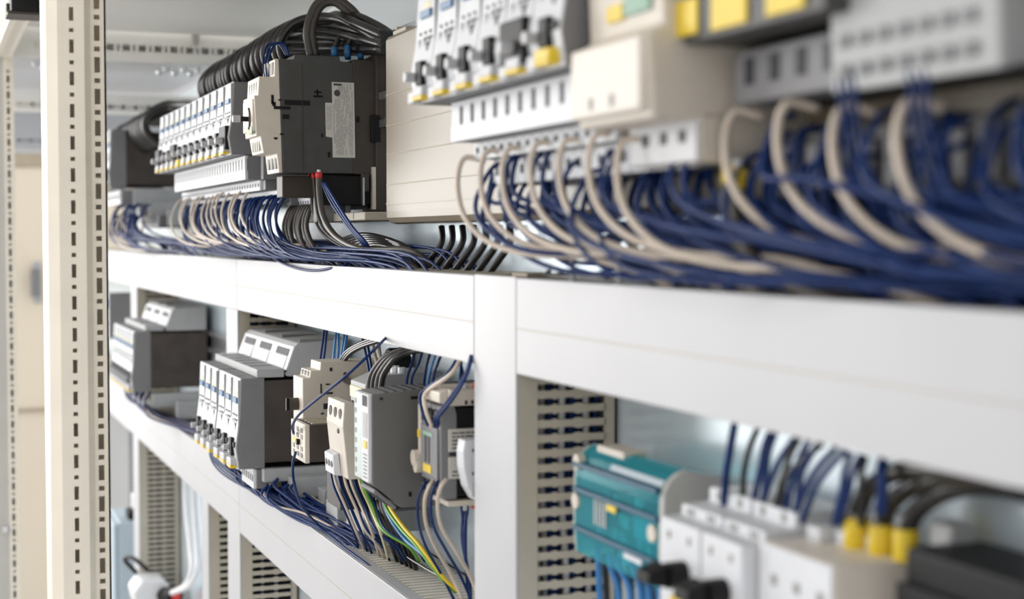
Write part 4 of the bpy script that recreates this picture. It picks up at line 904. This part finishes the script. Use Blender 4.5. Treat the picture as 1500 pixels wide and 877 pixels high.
# wires of the right lower bay
for i, (a, b) in enumerate(((875, 878), (893, 905), (905, 922), (925, 938), (940, 950), (952, 965))):
    pw('%s light blue wire from the left under the teal module' % ORD[i], [(a, 800 + i * 8, .405), (a + 2, 830, .405), (b, 860, .408), (b + 2, 900, .41)], .0022, 'lblue', 'light blue wires under the teal module')
for i in range(5):
    pw('black cable among the light blue wires under the teal module', [(885 + 18 * i, 812 + 8 * i, .412), (888 + 18 * i, 850, .414), (890 + 18 * i, 900, .415)], .0022, 'cableblk', 'black cables under the teal module', 'cable', 'cable')
pw('single blurred blue wire dropping into the white switch from the duct', [(1077, 615, .40), (1070, 655, .398), (1063, 700, .398), (1061, 745, .40), (1060, 760, .40)], .0022, 'blue')
fan = [((1112, 622), (1090, 690), (1087, 740), 'cableblk'), ((1130, 628), (1115, 680), (1102, 745), 'blue'), ((1137, 630), (1122, 690), (1118, 745), 'blue'), ((1165, 640), (1130, 700), (1112, 750), 'blue'), ((1172, 640), (1150, 690), (1128, 770), 'cableblk'), ((1185, 645), (1160, 705), (1148, 760), 'blue'), ((1200, 648), (1172, 700), (1165, 770), 'blue'), ((1205, 650), (1150, 700), (1140, 760), 'cableblk'), ((1225, 655), (1185, 705), (1155, 770), 'blue'), ((1238, 660), (1195, 712), (1172, 770), 'blue'), ((1247, 662), (1234, 715), (1222, 768), 'blue'), ((1262, 665), (1244, 715), (1230, 766), 'blue'), ((1268, 668), (1262, 715), (1262, 770), 'cableblk'), ((1292, 672), (1290, 710), (1286, 750), 'blue'), ((1298, 676), (1296, 710), (1294, 752), 'blue')]
for i, (a, b, c, m) in enumerate(fan):
    nm = {'blue': 'navy', 'lblue': 'light blue', 'cableblk': 'black'}[m]
    pw('blurred %s wire fanning from the duct to the lower right terminals' % nm, [(*a, .405), ((a[0] + b[0]) / 2 - 3, (a[1] + b[1]) / 2, .402), (*b, .402), ((b[0] + c[0]) / 2, (b[1] + c[1]) / 2, .403), (*c, .405)], .0017, m, nm + ' wires of the lower right terminals')

# ------------------------------------------------------------------ below the lower duct, far left
for i in range(2):
    pw(['left', 'right'][i] + ' white cable hanging on the plate below the lower duct', [(272 + 12 * i, 690, .435), (273 + 12 * i, 740, .435), (279 + 10 * i, 800, .434), (281 + 8 * i, 835, .43), (270 + 6 * i, 858, .42), (252, 868, .41)], .0052, 'whitew', 'white cables on the plate', 'cable', 'cable')
P0 = at(222, 862, .385)
t = thing('plug_connector', 'blurred white plug with black coupling at the bottom left', 'connector', P0[0], P0[1], P0[2] - .03)
MB().prx([(-.03, 0), (.03, 0), (.036, .03), (.02, .05), (-.02, .05), (-.034, .03)], -.06, .02).build('housing', 'whitew', t, .006)
MB().cyl((.02, -.02, .020), (.06, -.034, .026), .016, 16).build('coupling', 'black', t, .002); MB().cyl((.06, -.034, .026), (.064, -.0355, .0265), .008, 16).build('red_ring', 'red', t)
MB().tube(spline([(-.05, .02, .05), (-.06, .04, .075), (-.02, .03, .085), (.02, .01, .07)]), .004, 8).build('strap', 'black', t, 0, True)
block('distribution_box', 'pale blue box behind the wide post at lower left', 'box', [('body', 'skyblue', [(0, .16, .004, .09, 0, .30)], .004), ('lid', 'skyblue', [(.004, .156, .09, .10, .004, .296)], .003), ('gland', 'black', [(.10, .15, .02, .07, .30, .318)], .003), ('fitting', 'devwhite', [(.11, .14, .03, .06, .318, .35)], .004)], -3.22, 0, -.86)
g = thing('vent_grille', 'grey slotted vent grille behind the wide post at lower left', 'grille', -3.96, 0, -.68)
MB().box(0, .45, .0, .006, 0, .27).build('backing', 'devgrey', g)
me = MB().box(0, .45, .006, .014, 0, .0045).mesh('slat', 'devlight')
for i in range(28): o = link('slat', me, g); o.location = (0, 0, .004 + i * .0092)

# the many strands too fine to count, all in one mesh
V_ = []; F_ = []; MI = []; mats = ['blue', 'creamw', 'cableblk']
for pts, r, m in TANGLE:
    b_ = MB().tube(spline(pts, 5), r, 6); n0 = len(V_)
    V_ += b_.v; F_ += [tuple(i + n0 for i in f) for f in b_.f]; MI += [mats.index(m)] * len(b_.f)
me = bpy.data.meshes.new('wire_tangle'); me.from_pydata(V_, [], F_)
for m in mats: me.materials.append(M[m])
for p, k in zip(me.polygons, MI): p.material_index = k; p.use_smooth = len(p.vertices) == 4
bm = bmesh.new(); bm.from_mesh(me); bmesh.ops.recalc_face_normals(bm, faces=bm.faces); bm.to_mesh(me); bm.free()
tag(link('wire_tangle', me), 'tangle of fine navy and cream strands filling the ducts below the breakers', 'wires', kind='stuff')
